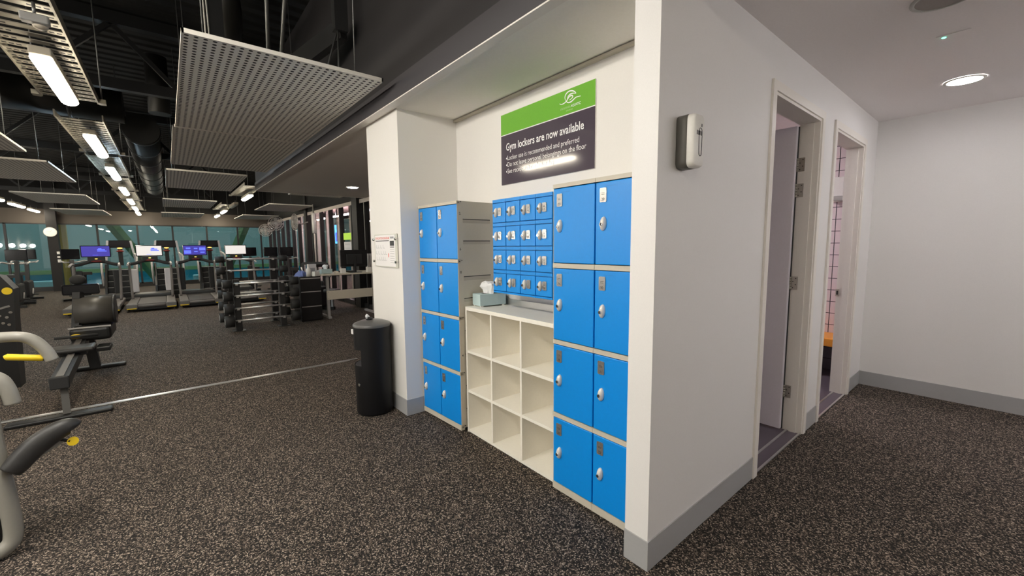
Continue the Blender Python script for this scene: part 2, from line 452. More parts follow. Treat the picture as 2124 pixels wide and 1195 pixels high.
b.build('strike_plate', [M['brass'], M['slot']], d2)

# washroom behind the doors
struct(MB().box(-4.05, PX0, 5.9, 6.0, .42, 2.8).build('wall_washroom', M['tile']))
struct(MB().box(-4.05, PX0, 5.9, 6.0, 0, .42).build('wall_washroom_low', M['tile_dark']))
struct(MB().box(-4.15, -4.05, 2.24, 6.0, 0, 2.8).build('wall_washroom_side', M['tile']))
struct(MB().box(-4.05, PX0, 2.24, 6.0, 2.8, 2.85).build('ceiling_washroom', M['ceil_c']))
t = thing('changing_bench', 'orange topped bench against the tiled wall seen through the far doorway', 'bench', (-2.4, 5.68, .004))
MB().rbox(-1.25, 1.25, -.20, .20, .36, .45, .01).build('bench_top', M['orange'], t)
for sx in (-1.0, -.1, .8):
    MB().box(sx-.02, sx+.02, .0, .18, 0, .36).build('leg', M['grey_steel'], t)
t = thing('towel_dispenser', 'white paper dispenser on the tiled wall seen through the far doorway', 'dispenser', (-1.33, 5.9, 1.95))
MB().rbox(-.07, .07, -.09, -.001, 0, .27, .02, 3).build('body', M['white_pl'], t)
MB().rbox(-.05, .05, -.095, -.085, .01, .06, .004).build('outlet', M['grey_pl'], t)
for x, y, w in ((-1.75, 2.65, 'first'), (-2.9, 3.3, 'second'), (-2.6, 4.7, 'third')):  # unseen lamps, added to light the washroom and the door leaf
    t = thing('washroom_ceiling_fill', 'added unseen ceiling light inside the washroom, %s from the near door' % w, 'light', (x, y, 2.8), group='added washroom ceiling lights')
    MB().cyl((0,0,-.02), (0,0,-.001), .13, n=24).build('trim_ring', M['white_pl'], t)
    MB().cyl((0,0,-.03), (0,0,-.0205), .11, n=24).build('diffuser', M['lamp_wash'], t)

# ------------------------------------------------------------------ lockers
def lock(parent, x, z, lx=.0185, lz=.037):
    b = MB(); b.X = Matrix.Translation((x, -.004, z)) @ Matrix.Rotation(.10, 4, 'Y')
    b.ell((0, 0, 0), lx, .021, lz, 20, 10)
    b.mi = 1; b.cyl((-.001,-.012,-.004), (-.001,-.024,-.004), .0085, n=14)
    b.mi = 2; b.box(-.0035,.0015, -.0248,-.0238, -.0105,.0025)
    return b.build('lock', [M['knob'], M['chrome'], M['slot']], parent)
def number_plate(parent, x, z, num, w=.042, h=.072):
    b = MB(); b.X = Matrix.Translation((x, 0, z))
    r = .006; poly = []
    for cx, cz, a0 in ((w/2-r, h/2-r, 0), (-w/2+r, h/2-r, 90), (-w/2+r, -h/2+r, 180), (w/2-r, -h/2+r, 270)):
        for k in range(4):
            a = math.radians(a0+30*k); poly.append((cx+r*math.cos(a), cz+r*math.sin(a)))
    b.prism(poly, -.007, -.003, 'y')
    b.mi = 1
    text(b, str(num), (0, -.0075, -h/2+.007), .021, (1,0,0), (0,0,1), align='C', bold=.0)
    for k in range(2): b.box(-.010, .010, -.0074, -.0071, .002+.007*k, .004+.007*k)
    return b.build('number_plate', [M['plate'], M['ink']], parent)

def locker_bank(label, loc, rz, W, D, nums):
    t = thing('locker_bank', label, 'locker', loc, rz, 'tall blue locker banks')
    cw = W/2
    zs = [(1.3918, 1.8179), (.9419, 1.3658), (.4961, .9170), (.0546, .4696)]
    b = MB()
    b.box(0, W, .03, D, .03, 1.835)                                   # shell
    b.box(0, .004, 0, .03, .03, 1.835).box(W-.004, W, 0, .03, .03, 1.835)
    for z0, z1 in ((1.8179, 1.8398), (1.3658, 1.3918), (.9170, .9419), (.4696, .4961), (.014, .0546)):
        b.box(0, cw-.001, -.004, .031, z0, z1).box(cw+.001, W, -.004, .031, z0, z1)
    b.box(0, W, .031, D, 1.835, 1.8398)
    b.mi = 1
    b.box(.004, W-.004, .0292, .0299, .05, 1.82)  # black sheet behind the doors, paints shade into their gaps
    b.box(.02, W-.02, .03, D-.02, 0, .03)                             # plinth, black to paint the shadow gap under the base
    sd = b.mi
    b.mi = 2
    for z0, z1 in ((1.8179-.1437, 1.8179-.113), (1.508, 1.537), (1.225, 1.259), (1.056, 1.087), (.80, .83), (.61, .64), (.35, .38), (.16, .19)):
        b.box(W, W+.0008, .05, D-.04, z0, z1)
        b.mi = 1; b.box(W+.0008, W+.0012, .05, D-.04, z1-.006, z1); b.mi = 2
    b.mi = 1
    for z, s in ((1.735, '2.'), (1.462, '6'), (1.283, '8'), (.62, '4')):
        text(b, s, (W+.0012, .017, z), .028, (0,1,0), (0,0,1), bold=.01)
    for z in (1.826, 1.376, .928, .48, .04):
        b.cyl((W, .012, z), (W+.0015, .012, z), .004, n=8); b.cyl((W, .035, z+.008), (W+.0015, .035, z+.008), .004, n=8)
    b.build('carcass', [M['lgrey'], M['slot'], M['lside']], t)
    for c in range(2):
        for k, (z0, z1) in enumerate(zs):
            x0, x1 = c*cw+.004, (c+1)*cw-.004
            b = MB().rbox(x0, x1, -.003, .028, z0+.003, z1-.004, .004, 2)
            d = b.build('door', M['blue'], t)
            number_plate(d, c*cw+.053, z1-.0694, nums[c*4+k])
            lock(d, c*cw+.056, z1-.2145)
            MB().box(c*cw+.06, c*cw+.125, -.0036, -.0028, z1-.0275, z1-.0265).build('vent_line', M['blue_dark'], d)
    return t
locker_bank('tall blue four-tier locker bank beside the white corner pillar, plates 25 to 32', (-1.7195, 1.7315, 0), 0, .6125, .375, [25,26,27,28,29,30,31,32])
locker_bank('tall blue four-tier locker bank against the column, its grey slotted side showing', (-2.744-.583*math.cos(.043), 1.7245-.583*math.sin(.043), 0), .043, .583, .36, [17,18,19,20,21,22,23,24])

# wall-hung bank of sixteen small lockers
SX0, SX1, SY, SZ0, SZ1 = -2.473, -1.857, 1.86, 1.15, 1.826
t = thing('small_locker_bank', 'wall-hung blue bank of sixteen small lockers above the white cube shelf', 'locker', (SX0, SY, SZ0))
W, Hh, D = SX1-SX0, SZ1-SZ0, RY-SY-.002
cw, rh = W/4, Hh/4
b = MB(); b.mi = 1; b.box(0, W, .02, D, 0, Hh); b.mi = 0  # body in darkened blue, painting shade into the gaps round the doors
b.box(0, .002, 0, .02, 0, Hh).box(W-.002, W, 0, .02, 0, Hh)
for r in range(5):
    for c in range(4):
        z1 = Hh - r*rh + (.0 if r == 0 else .0); z0 = z1-.022
        if r == 4: z0, z1 = 0, .012
        b.box(c*cw+.001, (c+1)*cw-.001, 0, .0205, z0, z1)
b.build('carcass', [M['blue'], M['blue_dark']], t)
MB().box(.01, W-.01, D-.02, D+.001, Hh-.06, Hh-.02).build('mount_rail', M['blue_dark'], t)
for c in range(4):
    for r in range(4):
        z1 = Hh - r*rh - .022; z0 = Hh-(r+1)*rh + (.012 if r == 3 else 0)
        d = MB().rbox(c*cw+.003, (c+1)*cw-.003, -.002, .019, z0+.004, z1-.004, .003, 2).build('door', M['blue'], t)
        number_plate(d, c*cw+.088, (z0+z1)/2+.006, c*4+r+1, .038, .058)
        lock(d, c*cw+.048, (z0+z1)/2+.002, .017, .034)

# white cube shelf
t = thing('cube_shelf', 'white three by three cube shelf between the two tall locker banks', 'shelf', (-2.733, 1.7724, 0))
W, D, T = .998, .315, 1.022
xs = [0, .3312, .664, .998]
MB().rbox(0, W, 0, D, T-.028, T, .0015, 1).build('top_panel', M['laminate'], t)
MB().box(.018, W-.018, .004, D, .003, .022).build('bottom_panel', M['laminate'], t)
MB().box(.018, W-.018, D-.006, D-.001, .022, T-.028).build('back_panel', M['laminate'], t)
for x in (0, W-.018): MB().rbox(x, x+.018, 0, D, 0, T-.028, .001, 1).build('side_panel', M['laminate'], t)
for x in xs[1:3]: MB().box(x-.008, x+.008, .002, D-.006, .022, T-.028).build('divider', M['laminate'], t)
for z in (.342, .664):
    for k in range(3):
        MB().box(xs[k]+(.018 if k == 0 else .008), xs[k+1]-(.018 if k == 2 else .008), .003, D-.006, z-.010, z+.010).build('shelf_board', M['laminate'], t)
MB().box(0, W, D, D+.014, T-.03, T+.048).build('upstand', M['alu'], t)

# tissue box
def tissue(parent, h, s=1):
    b = MB(); n = 14; prof = [(.030,0),(.034,.02),(.046,.045),(.040,.062),(.020,.066)]
    rnd = random.Random(3); vs = []
    for i, (r, z) in enumerate(prof):
        for j in range(n):
            a = 2*PI*j/n; rr = r*(1+.28*math.cos(3*a+i*.4)+.10*rnd.uniform(-1,1))*s
            vs.append((rr*math.cos(a)*1.3, rr*math.sin(a)*.8, h+z*s*(1+.14*rnd.uniform(-1,1))))
    fs = [(i*n+j, i*n+(j+1) % n, (i+1)*n+(j+1) % n, (i+1)*n+j) for i in range(len(prof)-1) for j in range(n)] + [tuple((len(prof)-1)*n+j for j in range(n))]
    return b.add(vs, fs).build('tissue', M['tissue'], parent)
def tissue_box(label, loc, rz, w=.125, l=.235, h=.09):
    t = thing('tissue_box', label, 'tissue box', loc, rz)
    b = MB().rbox(-w/2, w/2, -l/2, l/2, .008, h+.008, .003, 2)
    b.mi = 1; b.prism([(w*.26*math.cos(2*PI*k/16), l*.3*math.sin(2*PI*k/16)) for k in range(16)], h+.0078, h+.0085, 'z')
    b.build('carton', [M['tissue_box'], M['slot']], t)
    for sx in (-1, 1):
        for sy in (-1, 1): MB().box(sx*(w/2-.012)-.008, sx*(w/2-.012)+.008, sy*(l/2-.02)-.012, sy*(l/2-.02)+.012, 0, .008).build('foot', M['white_pl'], t)
    tissue(t, h+.008, 1.3)
    return t
tissue_box('pale teal tissue box with a white tissue standing out, on the cube shelf', (-2.655, 1.952, 1.0225), -.12)

# ------------------------------------------------------------------ sign on the recess wall
t = thing('wall_sign', 'green and charcoal locker notice on the white wall above the small lockers', 'sign', (-2.197, RY, 1.974))
b = MB().box(-.471, .471, -.008, -.001, 0, .537); b.build('board', M['paper'], t)
MB().box(-.471, .471, -.0095, -.008, .383, .537).build('green_band', M['sign_green'], t)
MB().box(-.471, .471, -.0095, -.008, 0, .376).build('charcoal_panel', M['sign_dark'], t)
b = MB()
ux, uz = (1,0,0), (0,0,1); fy = -.0105
text(b, 'Gym lockers are now available', (-.408, fy, .258), .078, ux, uz, width=.79, bold=.012)
b.build('heading', M['white_ink'], t)
b = MB()
for k, (s, w) in enumerate((('Locker use is recommended and preferred', .735), ('Do not leave personal belongings on the floor', .795), ('See reception for a locker key', .515))):
    z = .184-.0505*k
    text(b, s, (-.392, fy, z), .051, ux, uz, width=w, bold=-.004)
    b.cyl((-.403, fy, z+.015), (-.403, fy-.0004, z+.015), .0065, n=12)
b.build('bullet_text', M['white_ink'], t)
# emblem: white swirl on a wave, traced as ribbons
def ribbon(b, pts, w, y):
    P = smooth_path([(p[0], 0, p[1]) for p in pts], 6)
    n = len(P); L_, R_ = [], []
    for i in range(n):
        d = (P[min(i+1, n-1)] - P[max(i-1, 0)]).normalized()
        q = Vector((-d.z, 0, d.x)); ww = w*(.35+.65*math.sin(PI*min(max(i/(n-1), .08), .92)))
        L_.append(P[i]+q*ww/2 + Vector((0, y, 0))); R_.append(P[i]-q*ww/2 + Vector((0, y, 0)))
    b.add(L_+R_, [(i, i+1, n+i+1, n+i) for i in range(n-1)])
def lg(u, v):   # emblem drawing grid -> sign face
    return (.168+(u-270)/530*.185, .462+((700-(u-270)*.38)-v)/460*.115+.0-.055*0)
strokes = [([(270,690),(320,705),(400,665),(455,605),(490,545),(530,495),(585,470),(610,500),(575,550),(530,585)], .0085),
           ([(425,605),(410,520),(440,435),(510,370),(595,355),(660,380),(690,415)], .0085),
           ([(690,420),(620,415),(545,440),(490,500),(470,560)], .0075),
           ([(450,625),(490,655),(560,632),(625,575),(690,515),(800,482)], .0085)]
b = MB()
for pts, w in strokes: ribbon(b, [lg(*p) for p in pts], w, fy)
text(b, 'AQUATIC', (.268, fy, .418), .023, ux, uz, width=.085, bold=.01)
b.build('emblem', M['white_ink'], t)
b = MB()
for k in range(16): b.box(.176+k*.0056, .1775+k*.0056, fy, fy+.0008, .418, .418+(.014 if k % 3 else .011))
for k in range(10): b.box(.228+k*.006, .2295+k*.006, fy, fy+.0008, .400, .400+(.009 if k % 4 else .007))
b.build('fine_print', M['pale_ink'], t)

# plan holder on the column
t = thing('wall_notice', 'white evacuation plan in a clear holder on the column above the bin', 'notice', (-3.668, CY, 1.31))
MB().box(-.238, .238, -.012, -.006, 0, .297).build('backing', M['acrylic'], t)
b = MB().box(-.222, .222, -.0135, -.012, .008, .289)
b.mi = 1; text(b, 'EVACUATION DIAGRAM', (-.205, -.014, .252), .028, ux, uz, width=.31, bold=.02)
b.mi = 3; b.box(-.205, .10, -.0142, -.0136, .234, .240)
b.mi = 2
b.box(.125, .20, -.0142, -.0136, .256, .272)
for k in range(7): b.box(.118, .205, -.0142, -.0136, .04+.02*k, .043+.02*k)
for k in range(14):
    x = -.19+.05*(k % 5)+.012*math.sin(k); z = .06+.055*(k//5)
    b.box(x, x+.035, -.0142, -.0136, z, z+.0025).box(x, x+.0025, -.0142, -.0136, z, z+.03)
b.mi = 3; b.box(.118, .205, -.0142, -.0136, .192, .236); b.box(.118, .205, -.0142, -.0136, .178, .185)
b.mi = 1; b.box(.075, .09, -.0142, -.0136, .09, .125)
b.build('sheet', [M['paper'], M['red_ink'], M['grey_ink'], M['ink']], t)
for x, z in ((-.238, .05), (-.238, .25), (.252, .05), (.252, .25)):
    MB().cyl((x, -.03, z), (x, -.001, z), .011, n=14).build('standoff', M['chrome'], t)
MB().box(.238, .262, -.012, -.006, 0, .297).build('edge_strip', M['acrylic'], t)

# litter bin with wipe dispenser
t = thing('litter_bin', 'round black bin with a grey lid holding wipes, in front of the column', 'bin', (-3.655, 1.37, 0))
R, n = .158, 48
def notch(i, j): return i == 3 and 178 <= j*360/n <= 294
prof = [(R-.01, .0), (R-.004, .012), (R, .02), (R, .455), (R, .595), (R, .81)]
MB().lathe(prof, n=n, skip=notch).build('shell', M['bin'], t)
b = MB().cyl((0,0,.016), (0,0,.454), R-.006, n=40); b.build('liner', M['slot'], t)
b = MB().cyl((.045,.03,.45), (.045,.03,.60), R-.075, n=30); b.build('column_core', M['slot'], t)
MB().cyl((0,0,.596), (0,0,.80), R-.006, n=40).build('wipe_drum', M['bin'], t)
MB().lathe([(R+.003, .79), (R+.004, .806), (R-.006, .818), (R-.06, .838), (.03, .848), (0.001, .848)], n=n).build('lid', M['bin_lid'], t)
b = MB().ell((.0, -.02, .852), .035, .03, .02); b.build('spout', M['bin'], t)
b = MB(); rnd = random.Random(5)
b.tube(smooth_path([(.0,-.02,.862), (-.01,-.03,.882), (.02,-.05,.886), (.04,-.06,.872)], 4), [.014]*13, 8, ry=.5); b.build('wipe', M['tissue'], t)
b = MB().cyl((R*math.cos(-1.25), R*math.sin(-1.25), .285), ((R+.006)*math.cos(-1.25), (R+.006)*math.sin(-1.25), .285), .012, n=16)
b.build('bin_lock', M['chrome'], t)
a = math.radians(248)
MB().box(-.02+R*math.cos(a), .02+R*math.cos(a), R*math.sin(a)-.012, R*math.sin(a), .725, .765).build('wipe_label', M['paper'], t)

# air freshener on the corridor wall
t = thing('air_freshener', 'white air freshener dispenser with a grey back on the corridor wall', 'dispenser', (PX1, 1.784, 1.936))
def rr(w, h, r, k=5):
    p = []
    for cx, cz, a0 in ((w-r, h-r, 0), (-w+r, h-r, 90), (-w+r, -h+r, 180), (w-r, -h+r, 270)):
        for i in range(k+1):
            a = math.radians(a0+90*i/k); p.append((cx+r*math.cos(a), cz+r*math.sin(a)))
    return p
MB().prism(rr(.048, .112, .024), .001, .050, 'x', True).build('wall_mount', M['shell'], t)
b = MB(); layers = [(.050, 1.0), (.066, .98), (.077, .92), (.082, .80)]
P = rr(.048, .112, .026); n = len(P); vs = []
for d, s in layers: vs += [(d, u*s, v*(.5+.5*s)) for u, v in P]
fs = [(i*n+j, i*n+(j+1) % n, (i+1)*n+(j+1) % n, (i+1)*n+j) for i in range(len(layers)-1) for j in range(n)] + [tuple((len(layers)-1)*n+j for j in range(n))]
b.add(vs, fs, True)
b.mi = 1
for k in range(4): b.box(.0815, .0828, -.026+.012*k, -.020+.012*k, .022, .040)
b.box(.0815, .0828, .012, .018, .058, .070)
for s in (-1, 1):
    pts = [(.0822, .006+s*.012*w, z) for w, z in ((.4,.052),(1,.035),(1,-.04),(.8,-.058),(0,-.064))]
    b.tube(smooth_path(pts, 4), .0017, 6)
b.build('cover', [M['white_pl'], M['slot']], t)

# corridor ceiling fittings
def downlight(label, loc, mt, r=.095):
    t = thing('downlight', label, 'light', loc, group='recessed round downlights')
    MB().lathe([(r+.018, -.001), (r+.018, -.006), (r, -.008), (r-.006, -.002)], n=40).build('trim_ring', M['white_pl'], t)
    MB().cyl((0,0,-.006), (0,0,-.0025), r, n=40).build('diffuser', mt, t)
    return t
downlight('lit round downlight in the corridor ceiling', (-.345, 4.66, CC), M['lamp_c'])
downlight('lit round downlight in the lowered ceiling beyond the column', (-8.25, 2.84, RC), M['lamp_c'])
for x, y, w in ((1.35, 4.66, 'far'), (1.35, 3.0, 'near'), (1.6, 1.9, 'foyer')):  # unseen downlights, added for more light on recess and corridor
    downlight('added unseen downlight over the %s side of the corridor' % w, (x, y, CC), M['lamp_c'])
for k, x in enumerate((1.0, -1.6, -4.2, -6.8, -9.4, -12.0, -14.6, -17.2)):  # unseen globes, added as fill for the recess and panel undersides
    t = thing('wall_fill_lamp', 'added unseen opal globe lamp on the side wall of the gym, %s from the foyer' % ['first', 'second', 'third', 'fourth', 'fifth', 'sixth', 'seventh', 'eighth'][k], 'light', (x, -7.6, 1.75), group='added fill globes on the gym side wall')
    MB().cyl((0,.001,0), (0,.03,0), .12, n=24).build('wall_mount', M['white_pl'], t)
    MB().ell((0,.15,0), .13, .13, .13, 24, 14).build('opal_shade', M['lamp_globe'], t)
for y, w in ((3.2, 'near'), (4.7, 'far')):  # unseen lamps, added to brighten the corridor ceiling
    t = thing('wall_fill_lamp', 'added unseen opal lamp on the wall facing the doorways, %s one' % w, 'light', (2.5, y, 2.40), group='added opal fill lamps')
    MB().cyl((-.02,0,0), (-.001,0,0), .10, n=28).build('wall_mount', M['white_pl'], t)
    MB().ell((-.09,0,0), .09, .16, .16, 24, 14).build('opal_shade', M['lamp_opal'], t)
t = thing('ceiling_speaker', 'round grey ceiling speaker above the corridor', 'speaker', (-.32, 3.02, CC))
MB().lathe([(.125, -.001), (.125, -.008), (.108, -.010), (.104, -.004)], n=40).build('trim_ring', M['grey_pl'], t)
MB().cyl((0,0,-.007), (0,0,-.0015), .106, n=40).build('grille', M['speaker'], t)
t = thing('emergency_lamp', 'small recessed ceiling fitting with a green pilot light', 'light', (-.347, 3.596, CC))
MB().box(-.05, .09, -.03, .03, -.004, -.001).build('cover_plate', M['ceil_c'], t)
MB().ell((-.02, 0, -.005), .010, .010, .004, 12, 6).build('pilot_light', M['led'], t)

# ------------------------------------------------------------------ gym ceiling: panels, battens, trays, ducts, trusses
PZ = 2.72
def panel(x0, x1, y0, y1, label):
    t = thing('acoustic_panel', label, 'ceiling panel', ((x0+x1)/2, (y0+y1)/2, PZ), group='suspended perforated ceiling panels')
    w, l = (y1-y0)/2, (x1-x0)/2
    b = MB().box(-l+.012, l-.012, -w+.012, w-.012, .002, .02); b.build('perforated_sheet', M['perf'], t)
    b = MB().box(-l, l, -w, -w+.012, 0, .026).box(-l, l, w-.012, w, 0, .026).box(-l, -l+.012, -w, w, 0, .026).box(l-.012, l, -w, w, 0, .026)
    b.build('edge_frame', M['panel_edge'], t)
    for sx in (-1, 1):
        for sy in (-1, 1):
            MB().cyl((sx*(l-.25), sy*(w-.12), .02), (sx*(l-.25)+.06*sx, sy*(w-.12), 4.3-PZ), .004, n=6).build('hanger_wire', M['wire'], t)
    return t
for a in ((-5.50, -3.11, .150, 1.335, 'large perforated panel closest to the lockers, beside the dark bulkhead'),
          (-7.95, -5.515, .130, 1.345, 'perforated panel joined behind the large one beside the dark bulkhead'),
          (-11.05, -8.57, .065, 1.16, 'bluish lit perforated panel just behind the joined pair'),
          (-16.2, -13.7, -.01, 1.12, 'third perforated panel down the centre row from the lockers'),
          (-21.6, -18.9, -.08, 1.13, 'last perforated panel of the centre row, near the end windows'),
          (-8.05, -5.6, -2.5, -1.28, 'perforated panel at the far left edge, above the gym floor'),
          (-11.2, -8.8, -2.4, -1.21, 'bluish lit perforated panel left of the cable tray'),
          (-16.4, -13.75, -2.52, -1.36, 'third perforated panel of the row left of the cable tray'),
          (-21.6, -18.8, -2.68, -1.51, 'last perforated panel of the row left of the cable tray'),
          (-11.0, -9.86, 2.28, 3.45, 'perforated panel half hidden by the lowered ceiling by the partition'),
          (-16.2, -13.65, 2.32, 3.50, 'perforated panel in front of the glass partition, ahead of the fans'),
          (-21.5, -18.8, 2.30, 3.52, 'perforated panel in the far corner above the fans')):
    panel(*a)

LZ = 2.77
def batten(x0, x1, y, label, mt):
    t = thing('batten_light', label, 'light', ((x0+x1)/2, y, LZ), group='linear ceiling battens')
    l = (x1-x0)/2
    MB().rbox(-l, l, -.055, .055, .035, .095, .008).build('housing', M['housing'], t)
    pts = [(-l+.005, 0, .03), (-l+.03, 0, .022), (l-.03, 0, .022), (l-.005, 0, .03)]
    MB().tube(pts, [.045, .056, .056, .045], 16, ry=.62).build('diffuser', mt, t)
    for s in (-1, 1): MB().cyl((s*(l-.2), 0, .09), (s*(l-.2), 0, .165), .006, n=6).build('hanger', M['wire'], t)
    return t
W_, C_ = M['lamp_w'], M['lamp_cool']
ym = lambda x: -.56+.0105*(x+4)
names = ['closest to the lockers', 'second', 'third, bluish', 'fourth', 'fifth', 'sixth', 'seventh']
for k, x in enumerate((-4.15, -6.88, -9.42, -12.3, -15.1, -17.8, -20.3)):
    batten(x-(1.38 if k else 1.30), x-(0 if k else .15), ym(x-.7), 'lit batten in the middle row under the cable tray, %s' % names[k], C_ if k == 2 else W_)
for k, x in enumerate((-1.4, 1.2)):  # unseen battens carrying the row on, added to light the foyer
    batten(x-1.38, x, -.56, 'added unseen batten of the middle row over the foyer, %s' % ('beside the camera', 'behind the camera')[k], (M['lamp_f'], W_)[k])
for x0, x1, y, w, mt in ((-13.6, -12.3, 1.71, 'first', W_), (-16.4, -15.1, 1.70, 'unlit', M['lamp_off']), (-19.2, -17.9, 1.68, 'third', W_), (-21.7, -20.5, 1.68, 'last', W_)):
    batten(x0, x1, y, 'batten of the row beside the glass partition, %s' % w, mt)
for x0, x1, y, w in ((-6.0, -4.6, -3.3, 'closest'), (-11.6, -10.2, -3.3, 'second'), (-17.2, -15.8, -3.28, 'third'), (-19.6, -18.2, -3.33, 'fourth'), (-21.7, -20.5, -3.36, 'last')):
    batten(x0, x1, y, 'batten of the row by the left side of the gym, %s' % w, W_)
for x0, x1, y, w in ((-1.6, -.2, -3.3, 'first'), (-3.6, -2.2, -2.0, 'second')):  # unseen battens, added to brighten the recess walls
    batten(x0, x1, y, 'added unseen batten over the open foyer behind the camera, %s' % w, M['lamp_f'])

def tray(x0, x1, y, label):
    t = thing('cable_tray', label, 'cable tray', ((x0+x1)/2, y, 2.95), group='cable trays over the middle row of battens')
    l = (x1-x0)/2; w = .19
    b = MB()
    for s in (-1, 1): b.box(-l, l, s*w-.006, s*w+.006, -.01, .06)
    b.build('side_rail', M['tray'], t)
    b = MB(); n = int((x1-x0)/.13)
    for k in range(n):
        x = -l+.03+k*(2*l-.06)/n
        b.box(x, x+.065, -w+.006, w-.006, 0, .006)
    b.mi = 1
    for k in range(n):
        x = -l+.03+k*(2*l-.06)/n
        for j in (-3.2, -2.5, -1.8, 1.8, 2.5, 3.2): b.box(x+.022, x+.042, j*.05-.012, j*.05+.012, -.0008, -.0001)
    b.build('slotted_bed', [M['tray'], M['slot']], t)
    for s in (-1, 1):
        MB().cyl((-l+.02, s*(w+.03), .02), (-l+.02, s*(w+.03), 1.35), .006, n=6).build('hanger_rod', M['wire'], t)
        MB().box(-l-.02, -l+.06, s*(w+.006), s*(w+.06), -.01, .03).build('bracket', M['tray'], t)
    return t
for k, (a, c) in enumerate(((-5.98, -3.6), (-9.0, -6.75), (-11.6, -9.2), (-14.4, -11.8), (-17.2, -14.6), (-21.5, -17.4))):
    tray(a, c, ym((a+c)/2)-.05, 'galvanised cable tray length above the middle battens, %s from the lockers' % ['first', 'second', 'third', 'fourth', 'fifth', 'last'][k])
for k, (a, c) in enumerate(((-14.2, -11.6), (-19.6, -17.0))):
    tray(a, c, 1.69, 'galvanised cable tray length above the battens by the glass partition, %s one' % ('first', 'second')[k])
t = thing('ceiling_unit', 'small grey box light beside the first batten, under the cable tray', 'light', (-3.80, -.505, 2.83))
MB().rbox(-.03, .03, -.06, .06, 0, .05, .008).build('body', M['grey_pl'], t)
MB().ell((-.03, .015, .0), .03, .035, .02, 14, 8).build('lens', M['housing'], t)
MB().cyl((0,0,.05), (0,0,.12), .008, n=8).build('hanger', M['wire'], t)

def duct(name, label, path, r, rings=True):
    t = thing('air_duct', label, 'duct', (0, 0, 0), group='dark round air ducts')
    MB().tube(path, r, 28).build('duct_wall', M['duct'], t)
    if rings:
        P = [Vector(p) for p in path]
        L = (P[-1]-P[0]).length
        for k in range(int(L/1.2)+1):
            p = P[0]+(P[-1]-P[0])*min(1, (k*1.2+.1)/L); d = (P[-1]-P[0]).normalized()
            MB().cyl(p-d*.02, p+d*.02, r+.012, n=28).build('joint_ring', M['grey_steel'], t)
    return t
duct('d', 'round dark duct crossing over the cable tray', [(-8.55, -7.0, 3.60), (-8.55, -.35, 3.60)], .26)
duct('d', 'big round dark duct running towards the end windows', [(-9.3, -.19, 3.45), (-18.0, -.19, 3.45)], .24)
duct('d', 'short round duct stub hanging beside the large panels', [(-8.0, .06, 4.2), (-8.0, .06, 3.42), ], .13, False)
duct('d', 'curved dark duct in the black ceiling beyond the braces', smooth_path([(-5.2, .6, 4.2), (-5.3, .65, 3.95), (-5.7, .7, 3.85), (-6.3, .72, 3.95), (-6.5, .72, 4.2)], 6), .12, False)

b = MB()
def truss(x, label):
    t = thing('roof_truss', label, 'truss', (x, 0, 0), group='black roof trusses')
    b = MB()
    b.bar((0, -7.4, 4.2), (0, 1.4, 4.2), .12, .14); b.bar((0, -7.4, 3.45), (0, 1.4, 3.45), .10, .12)
    b.build('chord', M['black_steel'], t)
    for k in range(7):
        y = -7.2+1.25*k
        MB().bar((0, y, 3.5), (0, y+.62, 4.15), .05, .05).bar((0, y+.62, 4.15), (0, y+1.2, 3.5), .05, .05).build('brace', M['black_steel'], t)
    return t
for k, x in enumerate((-7.0, -11.8, -16.6, -20.6)): truss(x, 'black roof truss across the gym ceiling, %s from the lockers' % ['first', 'second', 'third', 'last'][k])
t = thing('ceiling_bracket', 'black post and diagonal braces above the large perforated panel', 'bracket', (0, 0, 0))
MB().bar((-3.9, 1.30, 4.3), (-3.9, 1.30, 3.36), .11, .09).build('post', M['grey_steel'], t)
MB().bar((-3.92, 1.33, 3.40), (-5.0, .95, 3.18), .07, .17).build('beam', M['grey_steel'], t)
for p, q in (((-5.0, .93, 3.15), (-4.1, .80, 4.3)), ((-4.75, .99, 3.25), (-4.0, .98, 4.3))): MB().cyl(p, q, .018, n=8).build('brace', M['wire'], t)
for k in (-.05, .05): MB().cyl((-3.9, 1.28, 3.38), (-3.7+k*2, 1.12+k, 2.745), .008, n=6).build('hanger_wire', M['wire'], t)
t = thing('ceiling_post', 'black steel post with wires rising above the near corner of the large panel', 'post', (-4.4, .42, 2.9))
MB().bar((0, .03, 0), (0, .03, 1.4), .10, .05).build('post', M['grey_steel'], t)
for k in (0, .03): MB().cyl((.03, -.05+k, -.15), (.03, -.05+k*.3, 1.4), .006, n=6).build('hanger_wire', M['panel_edge'], t)

# ------------------------------------------------------------------ end windows of the gym and the pool hall behind
struct(MB().box(WX-.12, WX, -7.6, GY+.5, 2.42, 2.92).build('wall_header', M['greige']))
struct(MB().box(WX-.12, WX, -7.6, 10, 2.92, 4.4).build('wall_end_high', M['black_ceiling']))
struct(MB().box(WX-.12, WX, -7.6, 10, 0, .12).build('wall_kerb', M['mull']))
mull = [-7.6, -6.4, -5.3, -4.23, -3.09, -1.98, -.854, .216, 1.345, 2.448, 3.335, GY+.5]
for k in range(len(mull)-1):
    a, c = mull[k], mull[k+1]
    w = bpy.data.objects.new('window_%d' % (k+1), None); COL.objects.link(w); struct(w)
    b = MB().box(WX-.08, WX-.01, a-.03, a+.03, .12, 2.42).box(WX-.08, WX-.01, a, c, .12, .16).box(WX-.08, WX-.01, a, c, 2.38, 2.42)
    b.build('frame', M['mull'], w)
    MB().box(WX-.05, WX-.042, a+.03, c-.03, .16, 2.38).build('pane', M['glass'], w)
struct(MB().box(WX+.02, WX+.30, -3.22, -2.96, 0, 4.3).build('wall_window_column', M['column']))
t = thing('wall_clock', 'round cream clock high on the dark column by the end windows', 'clock', (WX+.33, -3.13, 2.10))
MB().cyl((-.03, 0, 0), (.01, 0, 0), .165, n=32).build('rim', M['panel_edge'], t)
